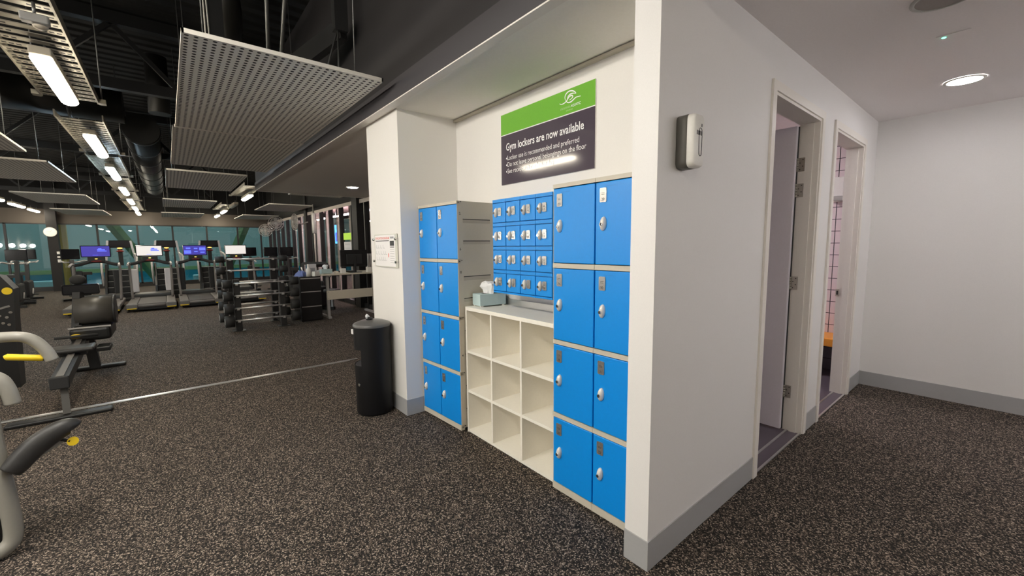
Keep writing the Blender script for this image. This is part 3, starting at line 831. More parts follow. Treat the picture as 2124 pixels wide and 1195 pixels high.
b = MB().cyl((.01, 0, 0), (.013, 0, 0), .15, n=32); b.mi = 1
b.bar((.014, 0, 0), (.014, .05, .07), .004, .008); b.bar((.014, 0, 0), (.014, -.09, .03), .004, .006)
b.build('face', [M['clock'], M['grey_pl']], t)
for k, (z, h) in enumerate(((1.32, .09), (1.19, .06), (1.03, .10))):
    o = MB().box(WX+.301, WX+.33, -3.03, -2.91 if k != 2 else -2.95, z, z+h).build('switch_plate', M['white_pl'])
    tag(o, 'white wall switch plate on the dark column, %s' % ['topmost', 'middle', 'lowest'][k], 'switch', 'switch plates on the column')
# pool hall
struct(MB().box(-46, WX-.14, -20, 26, -.9, -.8).build('floor_pool_hall', M['pool_deck']))
struct(MB().box(-42.8, -26.7, -18, 24, -.8, -.74).build('floor_pool_water', M['water']))
struct(MB().box(-46.2, -46, -20, 26, -.9, 7).build('wall_pool_far', M['teal_wall']))
struct(MB().box(-46, WX-.14, -20.2, -20, -.9, 7).build('wall_pool_left', M['teal_wall']))
struct(MB().box(-46, WX-.14, 26, 26.2, -.9, 7).build('wall_pool_right', M['teal_wall']))
struct(MB().box(-46, WX-.14, -20, 26, 7, 7.2).build('ceiling_pool', M['teal_wall']))
for k, y in enumerate((-12, -7.5, -3, 1.5, 6, 11)):  # lamps out of view, added to light the pool hall
    for j, x in enumerate((-27, -34, -41)):
        o = MB().box(x-.7, x+.7, y-.2, y+.2, 6.85, 6.999).build('pool_ceiling_fill', M['lamp_pool'])
        tag(o, 'added unseen lamp under the pool hall roof, bay %s, row %s' % ('abcdef'[k], 'abc'[j]), 'light', 'added pool hall fill lamps')
for k, (y0, y1) in enumerate(((-2.9, -1.5), (3.9, 3.0))):
    o = MB().bar((-24.5, y0, 4.6), (-28.5, y0+2*(y1-y0), -.8), .3, .3).build('pool_brace', M['pool_green'])
    tag(o, 'green sloping steel brace in the pool hall, %s' % ('left of the treadmills', 'right of the treadmills')[k], 'beam', 'pool hall braces')
o = MB().box(-24.3, -24.1, -3.25, -3.05, -.8, 7).build('pool_post', M['mustard']); tag(o, 'mustard post behind the dark window column', 'post')
t = thing('pool_barrier', 'long low barrier with a green top along the far side of the pool', 'barrier', (-43, 3, -.8))
MB().box(-.5, .2, -20, 20, 0, .55).build('low_wall', M['water'], t)
MB().box(-.5, .22, -20, 20, .55, .82).build('top_rail', M['pool_green'], t)
for k, (y, w) in enumerate(((-4.6, 1.2), (-.6, 1.0), (.9, 1.3))):  # cyan colour of these blocks stands in for light on the pool
    o = MB().rbox(-26.6, -26.2, y, y+w, -.8, .15, .05).build('pool_lit_patch', M['cyan']); tag(o, 'cyan block painted as a lit patch of the pool, %s along the edge' % ('first', 'second', 'third')[k], 'block', 'lit pool patches')

# ------------------------------------------------------------------ glass partition and the reception behind it
struct(MB().box(WX, CX+.5, GY-.06, GY+.06, 2.62, 4.3).build('wall_partition_head', M['black_ceiling']))
b = MB().box(WX, CX, GY-.07, GY-.062, 2.53, 2.62); struct(b.build('trim_4', M['pale_post']))
xs = [WX+.02]
while xs[-1] < -6.2: xs.append(xs[-1]+.93)
for k in range(len(xs)-1):
    w = bpy.data.objects.new('window_%d' % (k+20), None); COL.objects.link(w); struct(w)
    MB().box(xs[k]-.03, xs[k]+.03, GY-.06, GY+.06, 0, 2.62).box(xs[k], xs[k+1], GY-.05, GY+.05, 0, .10).build('frame', M['mull'], w)
    MB().box(xs[k]+.03, xs[k+1]-.03, GY-.004, GY+.004, .10, 2.62).build('pane', M['glass_clear'], w)
struct(MB().box(-10.5, -10.15, GY-.14, GY+.14, 0, 4.3).build('wall_partition_column', M['column']))
struct(MB().box(-15.2, -14.95, GY-.12, GY+.12, 0, 4.3).build('wall_partition_post', M['column']))
struct(MB().box(WX, -4.2, 10, 10.1, 0, 4.3).build('wall_reception', M['pinkwall']))
struct(MB().box(WX, -4.2, GY+.06, 10, 3.1, 3.15).build('ceiling_reception', M['pinkwall']))
struct(MB().box(-4.3, -4.2, GY+.2, 10, 0, 3.15).build('wall_reception_side', M['pinkwall']))
for k in range(9):
    x = -20.6+1.25*k
    o = MB().box(x, x+.16, 4.35, 4.47, 0, 3.1).build('timber_post', M['pale_post'])
    tag(o, 'pale upright post just behind the glass partition, %s from the end windows' % ['first', 'second', 'third', 'fourth', 'fifth', 'sixth', 'seventh', 'eighth', 'ninth'][k], 'post', 'pale posts behind the glass')
for k in range(6):
    x = -20.6+1.75*k
    o = MB().rbox(x, x+1.3, 5.45, 5.55, 2.72, 2.78, .02).build('reception_lamp', M['lamp_pink'])
    MB().cyl((x+.65, 5.5, 2.78), (x+.65, 5.5, 3.1), .01, n=6).build('hanger', M['wire'], o)
    tag(o, 'pinkish tube lamp hanging in the reception, %s from the end windows' % ['first', 'second', 'third', 'fourth', 'fifth', 'sixth'][k], 'light', 'reception tube lamps')
t = thing('display_screen', 'tall glowing blue display seen through the glass above the desk', 'screen', (-17.0, 5.2, 0))
MB().box(-.44, .44, .0, .06, 1.55, 2.42).build('bezel', M['screen_off'], t)
b = MB().box(-.38, .38, -.006, -.001, 1.62, 2.35); b.mi = 1; b.box(-.30, -.02, -.010, -.0065, 1.70, 2.05).box(.05, .32, -.010, -.0065, 2.1, 2.28)
b.build('picture', [M['tv_blue'], M['screen_tile']], t)
MB().box(-.05, .05, .06, .10, 0, 2.0).build('stand', M['black_steel'], t)
o = MB().box(-11.6, -10.98, GY-.012, GY-.005, 1.676, 1.853).build('window_poster', M['lime']); tag(o, 'lime green poster on the glass above the monitor', 'poster')
b = MB().box(-11.58, -11.03, GY-.012, GY-.005, 1.40, 1.62); b.mi = 1
for k in range(5): b.box(-11.52, -11.10, GY-.0135, GY-.0125, 1.44+.035*k, 1.446+.035*k)
o = b.build('window_notice', [M['paper'], M['grey_ink']]); tag(o, 'white printed notice on the glass under the lime poster', 'notice')
t = thing('reception_counter', 'dark reception counter seen through the glass behind the desk', 'counter', (-15.5, 6.6, 0))
MB().box(-3.0, 3.0, -.3, .3, 0, 1.05).build('body', M['dark_strip'], t)
MB().box(-3.05, 3.05, -.36, .33, 1.05, 1.10).build('counter_top', M['pale_post'], t)

# ------------------------------------------------------------------ wall fans
def fan(label, loc, yaw):
    t = thing('wall_fan', label, 'fan', loc, yaw, 'caged wall fans')
    b = MB(); R = .26
    for r in (R, R*.72, R*.42):
        b.tube([(0, r*math.cos(2*PI*k/24), r*math.sin(2*PI*k/24)) for k in range(25)], .010, 6)
    for k in range(24):
        a = 2*PI*k/24
        b.tube([(.05, .05*math.cos(a), .05*math.sin(a)), (.04, .7*R*math.cos(a), .7*R*math.sin(a)), (0, R*math.cos(a), R*math.sin(a)), (-.05, .6*R*math.cos(a), .6*R*math.sin(a))], .0055, 5)
    b.build('cage', M['fan'], t)
    b = MB()
    for k in range(4):
        a = PI/2*k; c, s = math.cos(a), math.sin(a)
        b.add([(.015, .04*c-.03*s, .04*s+.03*c), (.0, .2*c-.07*s, .2*s+.07*c), (-.015, .21*c+.05*s, .21*s-.05*c), (-.01, .04*c+.03*s, .04*s-.03*c)], [(0,1,2,3)])
    b.build('blades', M['grey_pl'], t, fix=False)
    MB().cyl((-.16, 0, 0), (.05, 0, 0), .06, n=16).build('motor', M['grey_pl'], t)
    MB().tube(smooth_path([(-.14, 0, 0), (-.22, .02, -.06), (-.30, .10, -.02), (-.32, .22, 0)], 4), .02, 8).build('arm', M['fan'], t)
    return t
fan('caged wall fan in the corner beside the end windows', (-20.6, 3.30, 2.22), -.5)
fan('caged wall fan on the partition, second from the end windows', (-18.0, 3.25, 2.40), -.3)
fan('caged wall fan turned sideways in front of the glass partition', (-14.9, 3.22, 2.30), -1.4)
t = thing('tall_pole', 'thin pale pole standing in front of the glass partition', 'pole', (-13.4, 3.42, 0))
MB().cyl((0,0,.02), (0,0,2.75), .022, n=10).build('shaft', M['fan'], t)
MB().cyl((0,0,0), (0,0,.025), .14, n=20).build('base', M['black_steel'], t)
MB().cyl((0,0,1.9), (0,0,2.5), .05, n=12).build('sleeve', M['white_pl'], t)

# ------------------------------------------------------------------ treadmills (user faces -X)
def treadmill(label, loc, screen, fairing='black_steel'):
    t = thing('treadmill', label, 'treadmill', loc, 0, 'row of treadmills facing the end windows')
    MB().rbox(-2.05, -.02, -.40, .40, .03, .15, .02).build('frame', M['black_steel'], t)
    for s in (-1, 1):
        MB().rbox(-2.0, 0, s*.45, s*.27, .11, .195, .02).build('foot_rail', M['deck'], t)
        e = MB().rbox(-.14, .03, s*.46, s*.26, .07, .19, .02).build('rear_cap', M['deck'], t)
        MB().box(.0295, .034, s*.45, s*.28, .075, .095).build('yellow_strip', M['yellow'], e)
    b = MB().rbox(-1.95, -.03, -.265, .265, .14, .185, .012); b.build('running_belt', M['belt'], t)
    MB().cyl((-.02, -.26, .135), (-.02, .26, .135), .035, n=16).build('rear_roller', M['deck'], t)
    MB().rbox(-2.25, -1.75, -.40, .40, .06, .29, .05, 3).build('motor_hood', M['grey_steel'], t)
    for s in (-1, 1):
        MB().tube(smooth_path([(-1.35, s*.40, .19), (-1.50, s*.415, .6), (-1.60, s*.42, 1.02), (-1.62, s*.40, 1.10)], 4), .028, 10, ry=1.6).build('upright', M['deck'], t)
        MB().tube(smooth_path([(-1.62, s*.40, 1.10), (-1.45, s*.42, 1.13), (-1.15, s*.43, 1.08)], 4), .022, 10).build('handrail', M['silver'], t)
        MB().rbox(-1.72, -1.66, s*.40, s*.27, .34, .95, .02).build('side_fairing', M[fairing], t)
    MB().tube(smooth_path([(-1.60, -.42, 1.09), (-1.62, -.30, 1.11), (-1.66, -.12, 1.17), (-1.66, .12, 1.17), (-1.62, .30, 1.11), (-1.60, .42, 1.09)], 5), .03, 10, ry=1.4).build('crossbar', M['rubber'], t)
    MB().rbox(-1.70, -1.62, -.16, .16, 1.16, 1.30, .015).build('console_base', M['black_steel'], t)
    o = MB().rbox(-.03, .02, -.15, .15, 1.18, 1.20, .004)
    sc = MB().rbox(-1.72, -1.66, -.275, .275, 1.29, 1.58, .012).build('console', M['screen_off'], t)
    m, tile = screen
    MB().box(-1.659, -1.6565, -.255, .255, 1.31, 1.56).build('screen', m, sc)
    if tile == 'logo':
        b = MB()
        for k, (y, z, w, h) in enumerate(((.05, 1.49, .06, .02), (.03, 1.46, .14, .03), (.03, 1.43, .17, .022), (-.06, 1.335, .10, .006))): b.box(-1.6563, -1.6555, y, y+w, z, z+h)
        b.build('screen_text', M['screen_tile'], sc)
    if tile == 'tiles':
        b = MB()
        for y, z, w, h in ((-.24, 1.34, .15, .09), (.10, 1.43, .14, .08), (-.20, 1.47, .10, .04), (-.02, 1.47, .08, .03), (.12, 1.36, .1, .03), (-.02, 1.38, .08, .03)): b.box(-1.6563, -1.6555, y, y+w, z, z+h)
        b.build('screen_tiles', M['screen_tile'], sc)
    MB().ell((-1.63, 0, 1.245), .012, .055, .018, 14, 6).build('indicator', M['glow'], t)
    MB().ell((-1.61, 0, 1.185), .02, .10, .02, 14, 6).build('stop_button', M['red'], t)
    return t
SB, SW = M['screen_blue'], M['screen_white']
treadmill('treadmill with a blue text screen, at the left end of the row', (-13.15, -1.40, 0), (SB, 'logo'))
treadmill('treadmill with a pale washed-out screen, second in the row', (-13.15, -.38, 0), (SW, 'logo'), 'pale_panel')
treadmill('treadmill with a blue tiled screen, third in the row', (-13.2, .60, 0), (SB, 'tiles'))
treadmill('treadmill with a white screen, behind the barbell rack', (-13.3, 1.58, 0), (SW, 'none'))

# stair climbers behind them
def climber(label, loc):
    t = thing('stair_climber', label, 'stair climber', loc, 0, 'stair climbers by the end windows')
    b = MB()
    for k in range(5):
        b.mi = 0; b.box(-.30-.14*k, .22-.14*k, -.27, .27, .10+.16*k, .26+.16*k-.012)
        b.mi = 1; b.box(.22-.14*k, .226-.14*k, -.27, .27, .238+.16*k, .248+.16*k)
    b.build('stairs', [M['black_steel'], M['silver']], t)
    MB().rbox(-1.1, .30, -.36, .36, .0, .10, .02).build('base', M['black_steel'], t)
    for s in (-1, 1):
        MB().prism([(.25, .10), (.18, .42), (-.35, 1.05), (-.75, 1.05), (-.95, .10)], s*.28, s*.33, 'y').build('side_panel', M['black_steel'], t)
        MB().tube(smooth_path([(-.05, s*.36, .45), (-.02, s*.37, 1.0), (-.35, s*.37, 1.25), (-.70, s*.30, 1.36)], 5), .026, 10).build('handrail', M['silver'], t)
        MB().bar((-.78, s*.33, 1.10), (-.72, s*.25, 1.73), .05, .07).build('console_arm', M['pale_panel'], t)
    MB().bar((-.80, 0, 1.0), (-.76, 0, 1.5), .10, .08).build('mast', M['grey_steel'], t)
    MB().ell((-.72, 0, 1.42), .05, .09, .03).build('red_button', M['red'], t)
    MB().rbox(-.77, -.71, -.24, .24, 1.52, 1.74, .015).build('console', M['screen_off'], t)
    MB().ell((-.70, 0, 1.51), .02, .06, .018, 12, 6).build('indicator', M['glow'], t)
    return t
climber('stair climber between the first and second treadmills, by the windows', (-16.3, -1.09, 0))
climber('stair climber between the second and third treadmills, by the windows', (-16.3, -.02, 0))
climber('stair climber between the third and fourth treadmills, by the windows', (-16.3, 1.08, 0))

# upright bikes
def bike(label, loc, rz=0):
    t = thing('exercise_bike', label, 'exercise bike', loc, rz, 'upright exercise bikes')
    MB().bar((-.55, -.25, .04), (-.55, .25, .04), .08, .06).bar((.45, -.25, .04), (.45, .25, .04), .08, .06).bar((-.55, 0, .08), (.45, 0, .08), .08, .08).build('base', M['black_steel'], t)
    MB().rbox(-.55, .05, -.09, .09, .12, .60, .06, 3).build('drive_cover', M['rubber'], t)
    MB().bar((.22, 0, .1), (.30, 0, .78), .06, .08).build('seat_post', M['grey_steel'], t)
    MB().prism([(.44, -.12), (.44, .12), (.20, .06), (.10, .03), (.10, -.03), (.20, -.06)], .78, .86, 'z').build('saddle', M['pad'], t)
    MB().bar((-.38, 0, .55), (-.52, 0, 1.18), .08, .10).build('mast', M['grey_steel'], t)
    MB().tube(smooth_path([(-.15, -.24, 1.12), (-.40, -.25, 1.16), (-.52, -.12, 1.12), (-.52, .12, 1.12), (-.40, .25, 1.16), (-.15, .24, 1.12)], 4), .02, 8).build('handlebar', M['silver'], t)
    c = MB().rbox(-.58, -.53, -.20, .20, 1.20, 1.50, .015).build('console', M['screen_off'], t)
    MB().box(-.529, -.527, -.17, .17, 1.24, 1.47).build('screen', M['screen_off'], c)
    for s in (-1, 1):
        MB().bar((-.25, s*.11, .35), (-.15, s*.11, .2), .02, .04).build('crank', M['silver'], t)
        MB().rbox(-.20, -.10, s*.12, s*.22, .17, .20, .008).build('pedal', M['rubber'], t)
    return t
bike('exercise bike behind the barbell rack, closest to the treadmills', (-16.3, 2.18, 0))
bike('exercise bike behind the barbell rack, between two others', (-15.0, 2.60, 0))
bike('exercise bike behind the black drawers, by the glass partition', (-14.6, 2.98, 0))
bike('exercise bike by the dark window column, at the left edge', (-16.6, -3.15, 0))
bike('exercise bike partly hidden behind another at the left edge', (-18.2, -3.25, 0))
bike('exercise bike beyond the rower, in front of the pool windows', (-16.8, -1.95, 0), .4)

# ------------------------------------------------------------------ barbell rack with its barbells
t = thing('barbell_rack', 'black two-sided rack holding fixed barbells', 'rack', (-9.2, 1.26, 0))
fx, bx_, hw = .35, -.40, .36
for s in (-1, 1):
    p = MB().rbox(fx-.05, fx+.05, s*hw-.05, s*hw+.05, .012, .93, .008).build('front_post', M['grey_steel'], t)
    MB().box(fx-.09, fx+.09, s*hw-.10, s*hw+.10, 0, .012).build('foot_plate', M['grey_steel'], p)
    p = MB().rbox(bx_-.05, bx_+.05, s*hw-.055, s*hw+.055, .012, 1.32, .008).build('rear_post', M['black_steel'], t)
    MB().box(bx_-.09, bx_+.09, s*hw-.10, s*hw+.10, 0, .012).build('foot_plate', M['grey_steel'], p)
    MB().bar((bx_, s*hw, .10), (fx, s*hw, .10), .05, .07).build('tie_bar', M['black_steel'], t)
FZ = [.86, .64, .415, .195]; BZ = [1.275, 1.06, .84, .62, .40, .175]
for s in (-1, 1):
    for z in FZ: MB().box(fx+.05, fx+.105, s*hw-.02, s*hw+.02, z-.028, z-.016).box(fx+.10, fx+.108, s*hw-.02, s*hw+.02, z-.028, z+.006).build('hook', M['silver'], t)
    for z in BZ: MB().box(bx_+.05, bx_+.105, s*hw-.02, s*hw+.02, z-.028, z-.016).box(bx_+.10, bx_+.108, s*hw-.02, s*hw+.02, z-.028, z+.006).build('hook', M['silver'], t)
def barbell(label, loc, R):
    t = thing('barbell', label, 'barbell', loc, 0, 'fixed barbells on the rack')
    MB().cyl((0, -.47, 0), (0, .47, 0), .0155, n=12).build('bar', M['bar'], t)
    MB().cyl((0, -.17, 0), (0, .17, 0), .019, n=12).build('grip', M['bar'], t)
    for s in (-1, 1):
        w = MB().cyl((0, s*.46, 0), (0, s*.60, 0), R, n=24).build('weight', M['rubber'], t)
        MB().cyl((0, s*.60, 0), (0, s*.603, 0), R*.55, n=20).build('end_disc', M['grey_pl'], w)
    return t
nm = ['top', 'second', 'third', 'fourth', 'fifth', 'lowest']
for k, z in enumerate(FZ): barbell('fixed barbell on the front of the rack, %s of four' % ['topmost', 'second', 'third', 'lowest'][k], (-9.2+fx+.075, 1.29, z), .075+.009*k)
for k, z in enumerate(BZ): barbell('fixed barbell on the rear posts of the rack, %s of six' % nm[k], (-9.2+bx_+.075, 1.27, z), .06+.007*k)

# ------------------------------------------------------------------ drawers, desk and what stands on them
t = thing('drawer_cabinet', 'black three-drawer cabinet with silver handles between rack and desk', 'cabinet', (-9.05, 2.18, 0))
MB().rbox(-.60, -.012, -.20, .20, .0, .90, .006).build('carcass', M['black_steel'], t)
for k, (z0, z1) in enumerate(((.62, .88), (.32, .61), (.02, .31))):
    d = MB().rbox(-.012, .012, -.195, .195, z0, z1, .004).build('drawer', M['black_steel'], t)
    MB().box(.0125, .024, -.185, .185, z1-.022, z1-.004).build('handle', M['silver'], d)
t = thing('standing_desk', 'cream topped desk with a modesty panel beside the black drawers', 'desk', (-9.15, 3.02, 0))
MB().rbox(-.70, .15, -.62, .62, .905, .935, .004).build('desk_top', M['desk'], t)
for s in (-1, 1):
    l = MB().bar((0, s*.49, .03), (0, s*.49, .905), .05, .07).build('leg', M['silver'], t)
    MB().bar((-.55, s*.49, .02), (.10, s*.49, .02), .06, .04).build('foot_bar', M['silver'], l)
p = MB().rbox(.03, .05, -.52, .47, .39, .58, .004).build('modesty_panel', M['desk'], t)
b = MB()
for y in (-.49, .44):
    for z in (.42, .55): b.cyl((.05, y, z), (.053, y, z), .008, n=8)
b.build('screw', M['grey_pl'], p)
t = thing('monitor', 'black computer monitor seen from behind on the desk', 'monitor', (-9.2, 3.12, .935))
MB().rbox(-.025, .025, -.29, .29, .13, .49, .01).build('housing', M['black_steel'], t)
MB().rbox(.025, .05, -.17, .17, .18, .40, .01).build('rear_cover', M['rubber'], t)
MB().bar((.06, 0, .01), (.06, 0, .36), .05, .02).build('stand', M['grey_steel'], t)
MB().rbox(-.08, .12, -.13, .13, 0, .012, .004).build('foot', M['black_steel'], t)
t = thing('spray_bottle', 'white spray bottle standing on the black drawers', 'bottle', (-9.15, 2.18, .90))
MB().lathe([(.001,0), (.045,0), (.045,.14), (.022,.18), (.016,.21), (.001,.21)], n=20).build('body', M['white_pl'], t)
MB().rbox(-.015, .035, -.015, .015, .21, .25, .004).build('nozzle', M['white_pl'], t)
b = MB(); rnd = random.Random(11); n = 18
vs = [(0, 0, .115)]
for i, (r, z) in enumerate(((.05, .10), (.09, .06), (.125, .0))):
    for j in range(n):
        a = 2*PI*j/n; k = 1+.18*math.sin(4*a+i)+.08*rnd.uniform(-1, 1); vs.append((r*k*math.cos(a), r*k*math.sin(a), z*(1+.15*rnd.uniform(-1, 1))))
fs = [(0, 1+j, 1+(j+1) % n) for j in range(n)] + [(1+i*n+j, 1+(i+1)*n+j, 1+(i+1)*n+(j+1) % n, 1+i*n+(j+1) % n) for i in range(2) for j in range(n)]
o = b.add(vs, fs).build('cleaning_cloth', M['blue_cloth'], loc=(-9.36, 2.09, .90)); tag(o, 'crumpled blue cloth heaped on the black drawers', 'cloth')
t = thing('glove_box', 'pale carton leaning behind the spray bottle on the drawers', 'box', (-9.42, 2.31, .90))
MB().rbox(-.05, .05, -.08, .08, 0, .24, .004).build('carton', M['pale_panel'], t)
MB().box(.0505, .052, -.05, .05, .06, .16).build('print', M['grey_ink'], t)
t = thing('wipes_pack', 'small white wipes pack on the black drawers beside the desk', 'pack', (-9.10, 2.30, .90), .5)
MB().rbox(-.04, .04, -.06, .06, 0, .10, .01).build('packet', M['white_pl'], t)
MB().box(-.02, .02, -.03, .03, .1, .104).build('flap', M['grey_pl'], t)
tissue_box('pale teal tissue box on the end of the desk', (-9.2, 2.53, .935), .1, .12, .22, .09)
for k, (y, w, h, lab) in enumerate(((2.72, .07, .05, 'small cream pot on the desk beside the tissue box'), (2.86, .10, .10, 'white card box on the desk under the monitor edge'), (3.42, .10, .11, 'white box at the far end of the desk behind the column'))):
    o = MB().rbox(-.05, .05, -w/2, w/2, 0, h, .006).build('desk_box', M['white_pl'] if k else M['desk'], loc=(-9.15, y, .935)); tag(o, lab, 'box')
o = MB().rbox(-.08, .08, -.2, .2, 0, .025, .005).build('keyboard', M['black_steel'], loc=(-9.55, 3.05, .935)); tag(o, 'black keyboard on the desk behind the monitor', 'keyboard')
t = thing('spine_board', 'white upright stand at the end of the desk by the column', 'stand', (-9.35, 3.52, .935))
MB().box(-.03, .03, -.05, .05, 0, .40).build('panel', M['white_pl'], t)
MB().box(.03, .034, -.006, .006, .05, .36).build('groove', M['slot'], t)
# machines in the dark beyond the desk
def stack_machine(label, loc, rz):
    t = thing('cable_machine', label, 'gym machine', loc, rz, 'machines between desk and partition')
    for s in (-1, 1): MB().bar((0, s*.3, 0), (0, s*.3, 1.05), .06, .08).build('upright', M['black_steel'], t)
    for p, q in (((0, -.3, 1.05), (0, .3, 1.05)), ((-.4, 0, .04), (.4, 0, .04)), ((0, -.36, .03), (0, .36, .03))): MB().bar(p, q, .06, .07).build('crossbar', M['black_steel'], t)
    MB().rbox(-.12, .12, -.2, .2, .08, .55, .02).build('weight_stack', M['rubber'], t)
    MB().rbox(.2, .5, -.14, .14, .42, .50, .03, 3).build('seat', M['pad'], t)
    MB().bar((.35, 0, .06), (.35, 0, .42), .05, .05).build('seat_post', M['silver'], t)
    MB().tube(smooth_path([(.05, -.3, .9), (.35, -.28, .95), (.5, -.2, .8)], 4), .018, 8).build('arm', M['silver'], t)
    return t
stack_machine('dark gym machine seen under the desk, near its left leg', (-10.6, 2.75, 0), .6)
stack_machine('dark gym machine seen under the desk, near the column', (-12.3, 3.10, 0), -.4)

# ------------------------------------------------------------------ rower on the gym floor
t = thing('rowing_machine', 'black rowing machine standing across the metal floor strip', 'rowing machine', (0, 0, 0))
MB().rbox(-5.35, -5.24, -1.16, -.50, .0, .035, .012).build('front_foot', M['black_steel'], t)
MB().bar((-5.32, -.80, .03), (-5.42, -.815, .34), .05, .07).build('front_stand', M['drum'], t)
r_ = MB(); r_.bar((-5.28, -.815, .33), (-7.0, -.86, .43), .115, .09); r_.build('rail', M['black_steel'], t)
MB().bar((-5.30, -.815, .383), (-6.9, -.857, .479), .05, .006).build('rail_track', M['deck'], t)
MB().rbox(-5.285, -5.262, -.88, -.755, .275, .385, .01).build('rail_end_cap', M['rubber'], t)
s_ = MB().rbox(-6.32, -6.05, -1.0, -.665, .445, .49, .02, 3).build('seat', M['pad'], t)
MB().rbox(-6.25, -6.12, -.93, -.73, .40, .445, .008).build('seat_carriage', M['black_steel'], t)
MB().rbox(-7.33, -7.23, -1.03, -.52, 0, .04, .012).build('rear_foot', M['black_steel'], t)
MB().bar((-7.27, -.80, .03), (-7.2, -.83, .45), .10, .09).build('rear_stand', M['grey_steel'], t)
for s in (-1, 1): MB().rbox(-6.85, -6.6, -.85+s*.2-.06, -.85+s*.2+.06, .33, .38, .01).build('foot_plate', M['black_steel'], t)
MB().cyl((-7.1, -.90, .755), (-7.1, -.57, .755), .165, n=32).build('flywheel_cover', M['drum'], t)
MB().cyl((-7.1, -.57, .755), (-7.1, -.545, .755), .175, n=32).build('flywheel_rim', M['grey_steel'], t)
MB().rbox(-7.35, -6.75, -.93, -.58, .44, .60, .04, 3).build('drive_housing', M['black_steel'], t)
MB().box(-6.75, -6.735, -.93, -.58, .595, .61).build('housing_edge', M['silver'], t)
MB().bar((-7.0, -.90, .43), (-7.12, -.86, .98), .07, .09).build('display_arm', M['black_steel'], t)
MB().bar((-6.98, -.88, .30), (-7.02, -.87, .60), .05, .09).build('front_brace', M['drum'], t)
d = MB().rbox(-7.22, -7.14, -1.0, -.68, .95, 1.075, .015).build('display', M['screen_off'], t)
MB().ell((-7.18, -.86, 1.13), .04, .075, .06, 14, 8).build('display_top', M['rubber'], d)
b = MB().cyl((-6.66, -.865, .512), (-6.67, -.866, .53), .042, n=20); b.build('button', M['yellow'], t)
MB().tube([(-6.6, -1.02, .53), (-6.6, -.68, .53)], .016, 10).build('pull_handle', M['rubber'], t)

# black machine tower at the left edge
t = thing('gym_tower', 'black gym machine housing with a round yellow badge, at the left edge', 'gym machine', (-7.05, -1.325, 0))
MB().prism([(-.55, 0), (-.02, 0), (0, .7), (.02, 1.08), (-.06, 1.22), (-.25, 1.28), (-.55, 1.28)], .0, .22, 'x', False).build('housing', M['black_steel'], t)
MB().cyl((.221, -.026, 1.06), (.226, -.026, 1.06), .038, n=20).build('badge', M['yellow'], t)
MB().rbox(.02, .21, -.50, -.12, 1.278, 1.32, .02, 3).build('cap', M['silver'], t)
b = MB()
for y, z in ((-.10, .80), (-.05, .78), (-.02, .83), (-.08, .72), (-.04, .70)): MB().cyl((.221, y, z), (.232, y, z), .014, n=10).build('bolt', M['chrome'], t)
MB().bar((.226, -.14, .86), (.226, -.02, .90), .01, .02).build('latch', M['chrome'], t)

# ------------------------------------------------------------------ grey weight machine cut by the left frame edge
t = thing('weight_machine', 'grey tubed weight machine with a yellow grip, cut by the left edge', 'gym machine', (0, 0, 0))
MB().tube(smooth_path([(-3.03, -.80, .03), (-3.04, -.715, .05), (-3.05, -.685, .14), (-3.05, -.705, .5), (-3.05, -.725, .85), (-3.07, -.80, 1.15), (-3.12, -.95, 1.30), (-3.2, -1.2, 1.36)], 6), .034, 16).build('frame', M['tubing'], t)
MB().tube(smooth_path([(-3.12, -.95, .98), (-3.08, -.74, 1.07), (-3.05, -.62, 1.083), (-3.05, -.55, 1.063), (-3.05, -.505, 1.0), (-3.05, -.487, .945)], 6), .0255, 16).build('upper_arm', M['tubing'], t)
MB().tube(smooth_path([(-3.12, -.80, .93), (-3.06, -.68, .895), (-3.05, -.645, .84), (-3.05, -.632, .755)], 6), .029, 16).build('lower_arm', M['tubing'], t)
MB().tube([(-3.05, -.640, .985), (-3.05, -.632, .987), (-3.05, -.52, .962), (-3.05, -.512, .960)], [.010, .0155, .0155, .012], 14).build('grip', M['yellow'], t)
MB().cyl((-3.05, -.513, .960), (-3.05, -.492, .956), .015, n=14).build('grip_mount', M['rubber'], t)
b = MB(); P = smooth_path([(-3.0, -.66, .437), (-3.01, -.635, .465), (-3.03, -.58, .525), (-3.05, -.50, .578), (-3.06, -.452, .588), (-3.06, -.435, .575)], 4)
n = len(P); b.tube(P, [.010+.033*math.sin(PI*min(1, .18+.80*i/(n-1)))**.5 for i in range(n)], 18, ry=1.2); b.build('seat_pad', M['pad'], t)
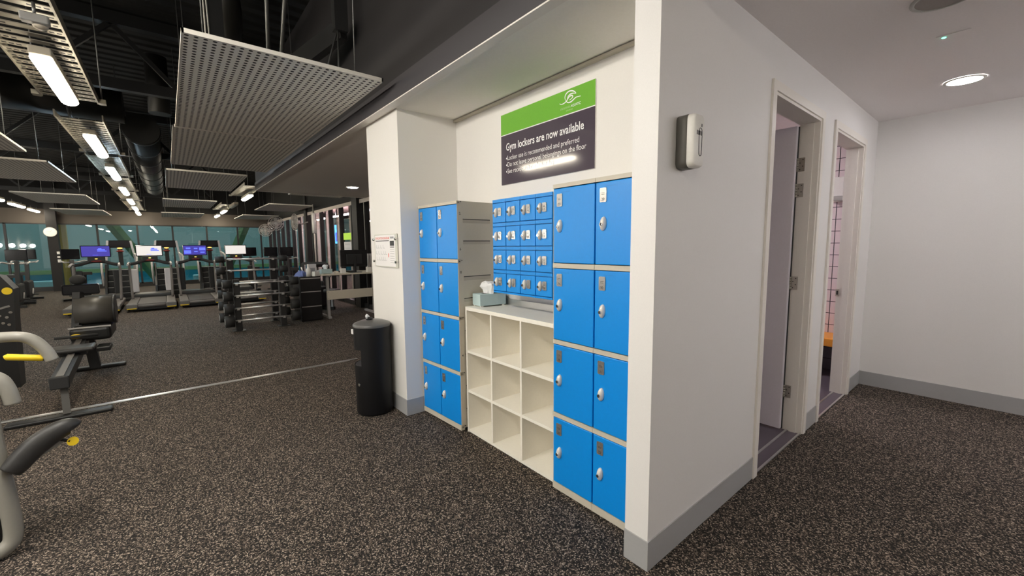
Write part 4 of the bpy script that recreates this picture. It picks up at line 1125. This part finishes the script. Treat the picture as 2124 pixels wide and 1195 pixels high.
MB().bar((-3.06, -.70, .42), (-3.08, -.50, .53), .05, .05).build('seat_bracket', M['tubing'], t)
MB().cyl((-3.06, -.50, .53), (-3.05, -.46, .51), .008, n=8).build('lever', M['rubber'], t)
MB().cyl((-3.058, -.452, .506), (-3.046, -.450, .508), .022, n=18).build('adjusting_knob', M['yellow'], t)
MB().rbox(-3.3, -3.12, -1.4, -.74, .0, .62, .03, 3).build('shroud', M['black_steel'], t)
MB().rbox(-3.1, -2.98, -1.3, -.76, .0, .05, .02, 3).build('base', M['tubing'], t)

# ------------------------------------------------------------------ camera, world, colour
f, yaw, pitch, roll = 862.345, -.881672, -.1032316, -.00918874
cam = bpy.data.cameras.new('camera'); co = bpy.data.objects.new('camera', cam); COL.objects.link(co)
fw = Vector((math.sin(yaw)*math.cos(pitch), math.cos(yaw)*math.cos(pitch), math.sin(pitch)))
r0 = Vector((math.cos(yaw), -math.sin(yaw), 0)); u0 = r0.cross(fw)
r1 = r0*math.cos(roll)+u0*math.sin(roll); u1 = -r0*math.sin(roll)+u0*math.cos(roll)
mw = Matrix.Identity(4)
for i in range(3): mw[i][0], mw[i][1], mw[i][2] = r1[i], u1[i], -fw[i]
mw.translation = (0, 0, EYE)
co.matrix_world = mw
cam.sensor_fit = 'HORIZONTAL'; cam.sensor_width = 36; cam.lens = f/2124*36
cam.clip_start = .02; cam.clip_end = 200
SC.camera = co
w = bpy.data.worlds.new('world'); SC.world = w; w.use_nodes = True
w.node_tree.nodes['Background'].inputs['Color'].default_value = (.02,.02,.022,1)
vs_ = SC.view_settings
SC.display_settings.display_device = 'sRGB'
vs_.view_transform = 'Standard'; vs_.look = 'None'; vs_.gamma = 1; vs_.use_curve_mapping = False
vs_.exposure = 1.2
SC.cycles.max_bounces = 8; SC.cycles.diffuse_bounces = 5; SC.cycles.transparent_max_bounces = 16
SC.cycles.sample_clamp_indirect = 6; SC.cycles.use_denoising = True
SC.cycles.caustics_reflective = False; SC.cycles.caustics_refractive = False
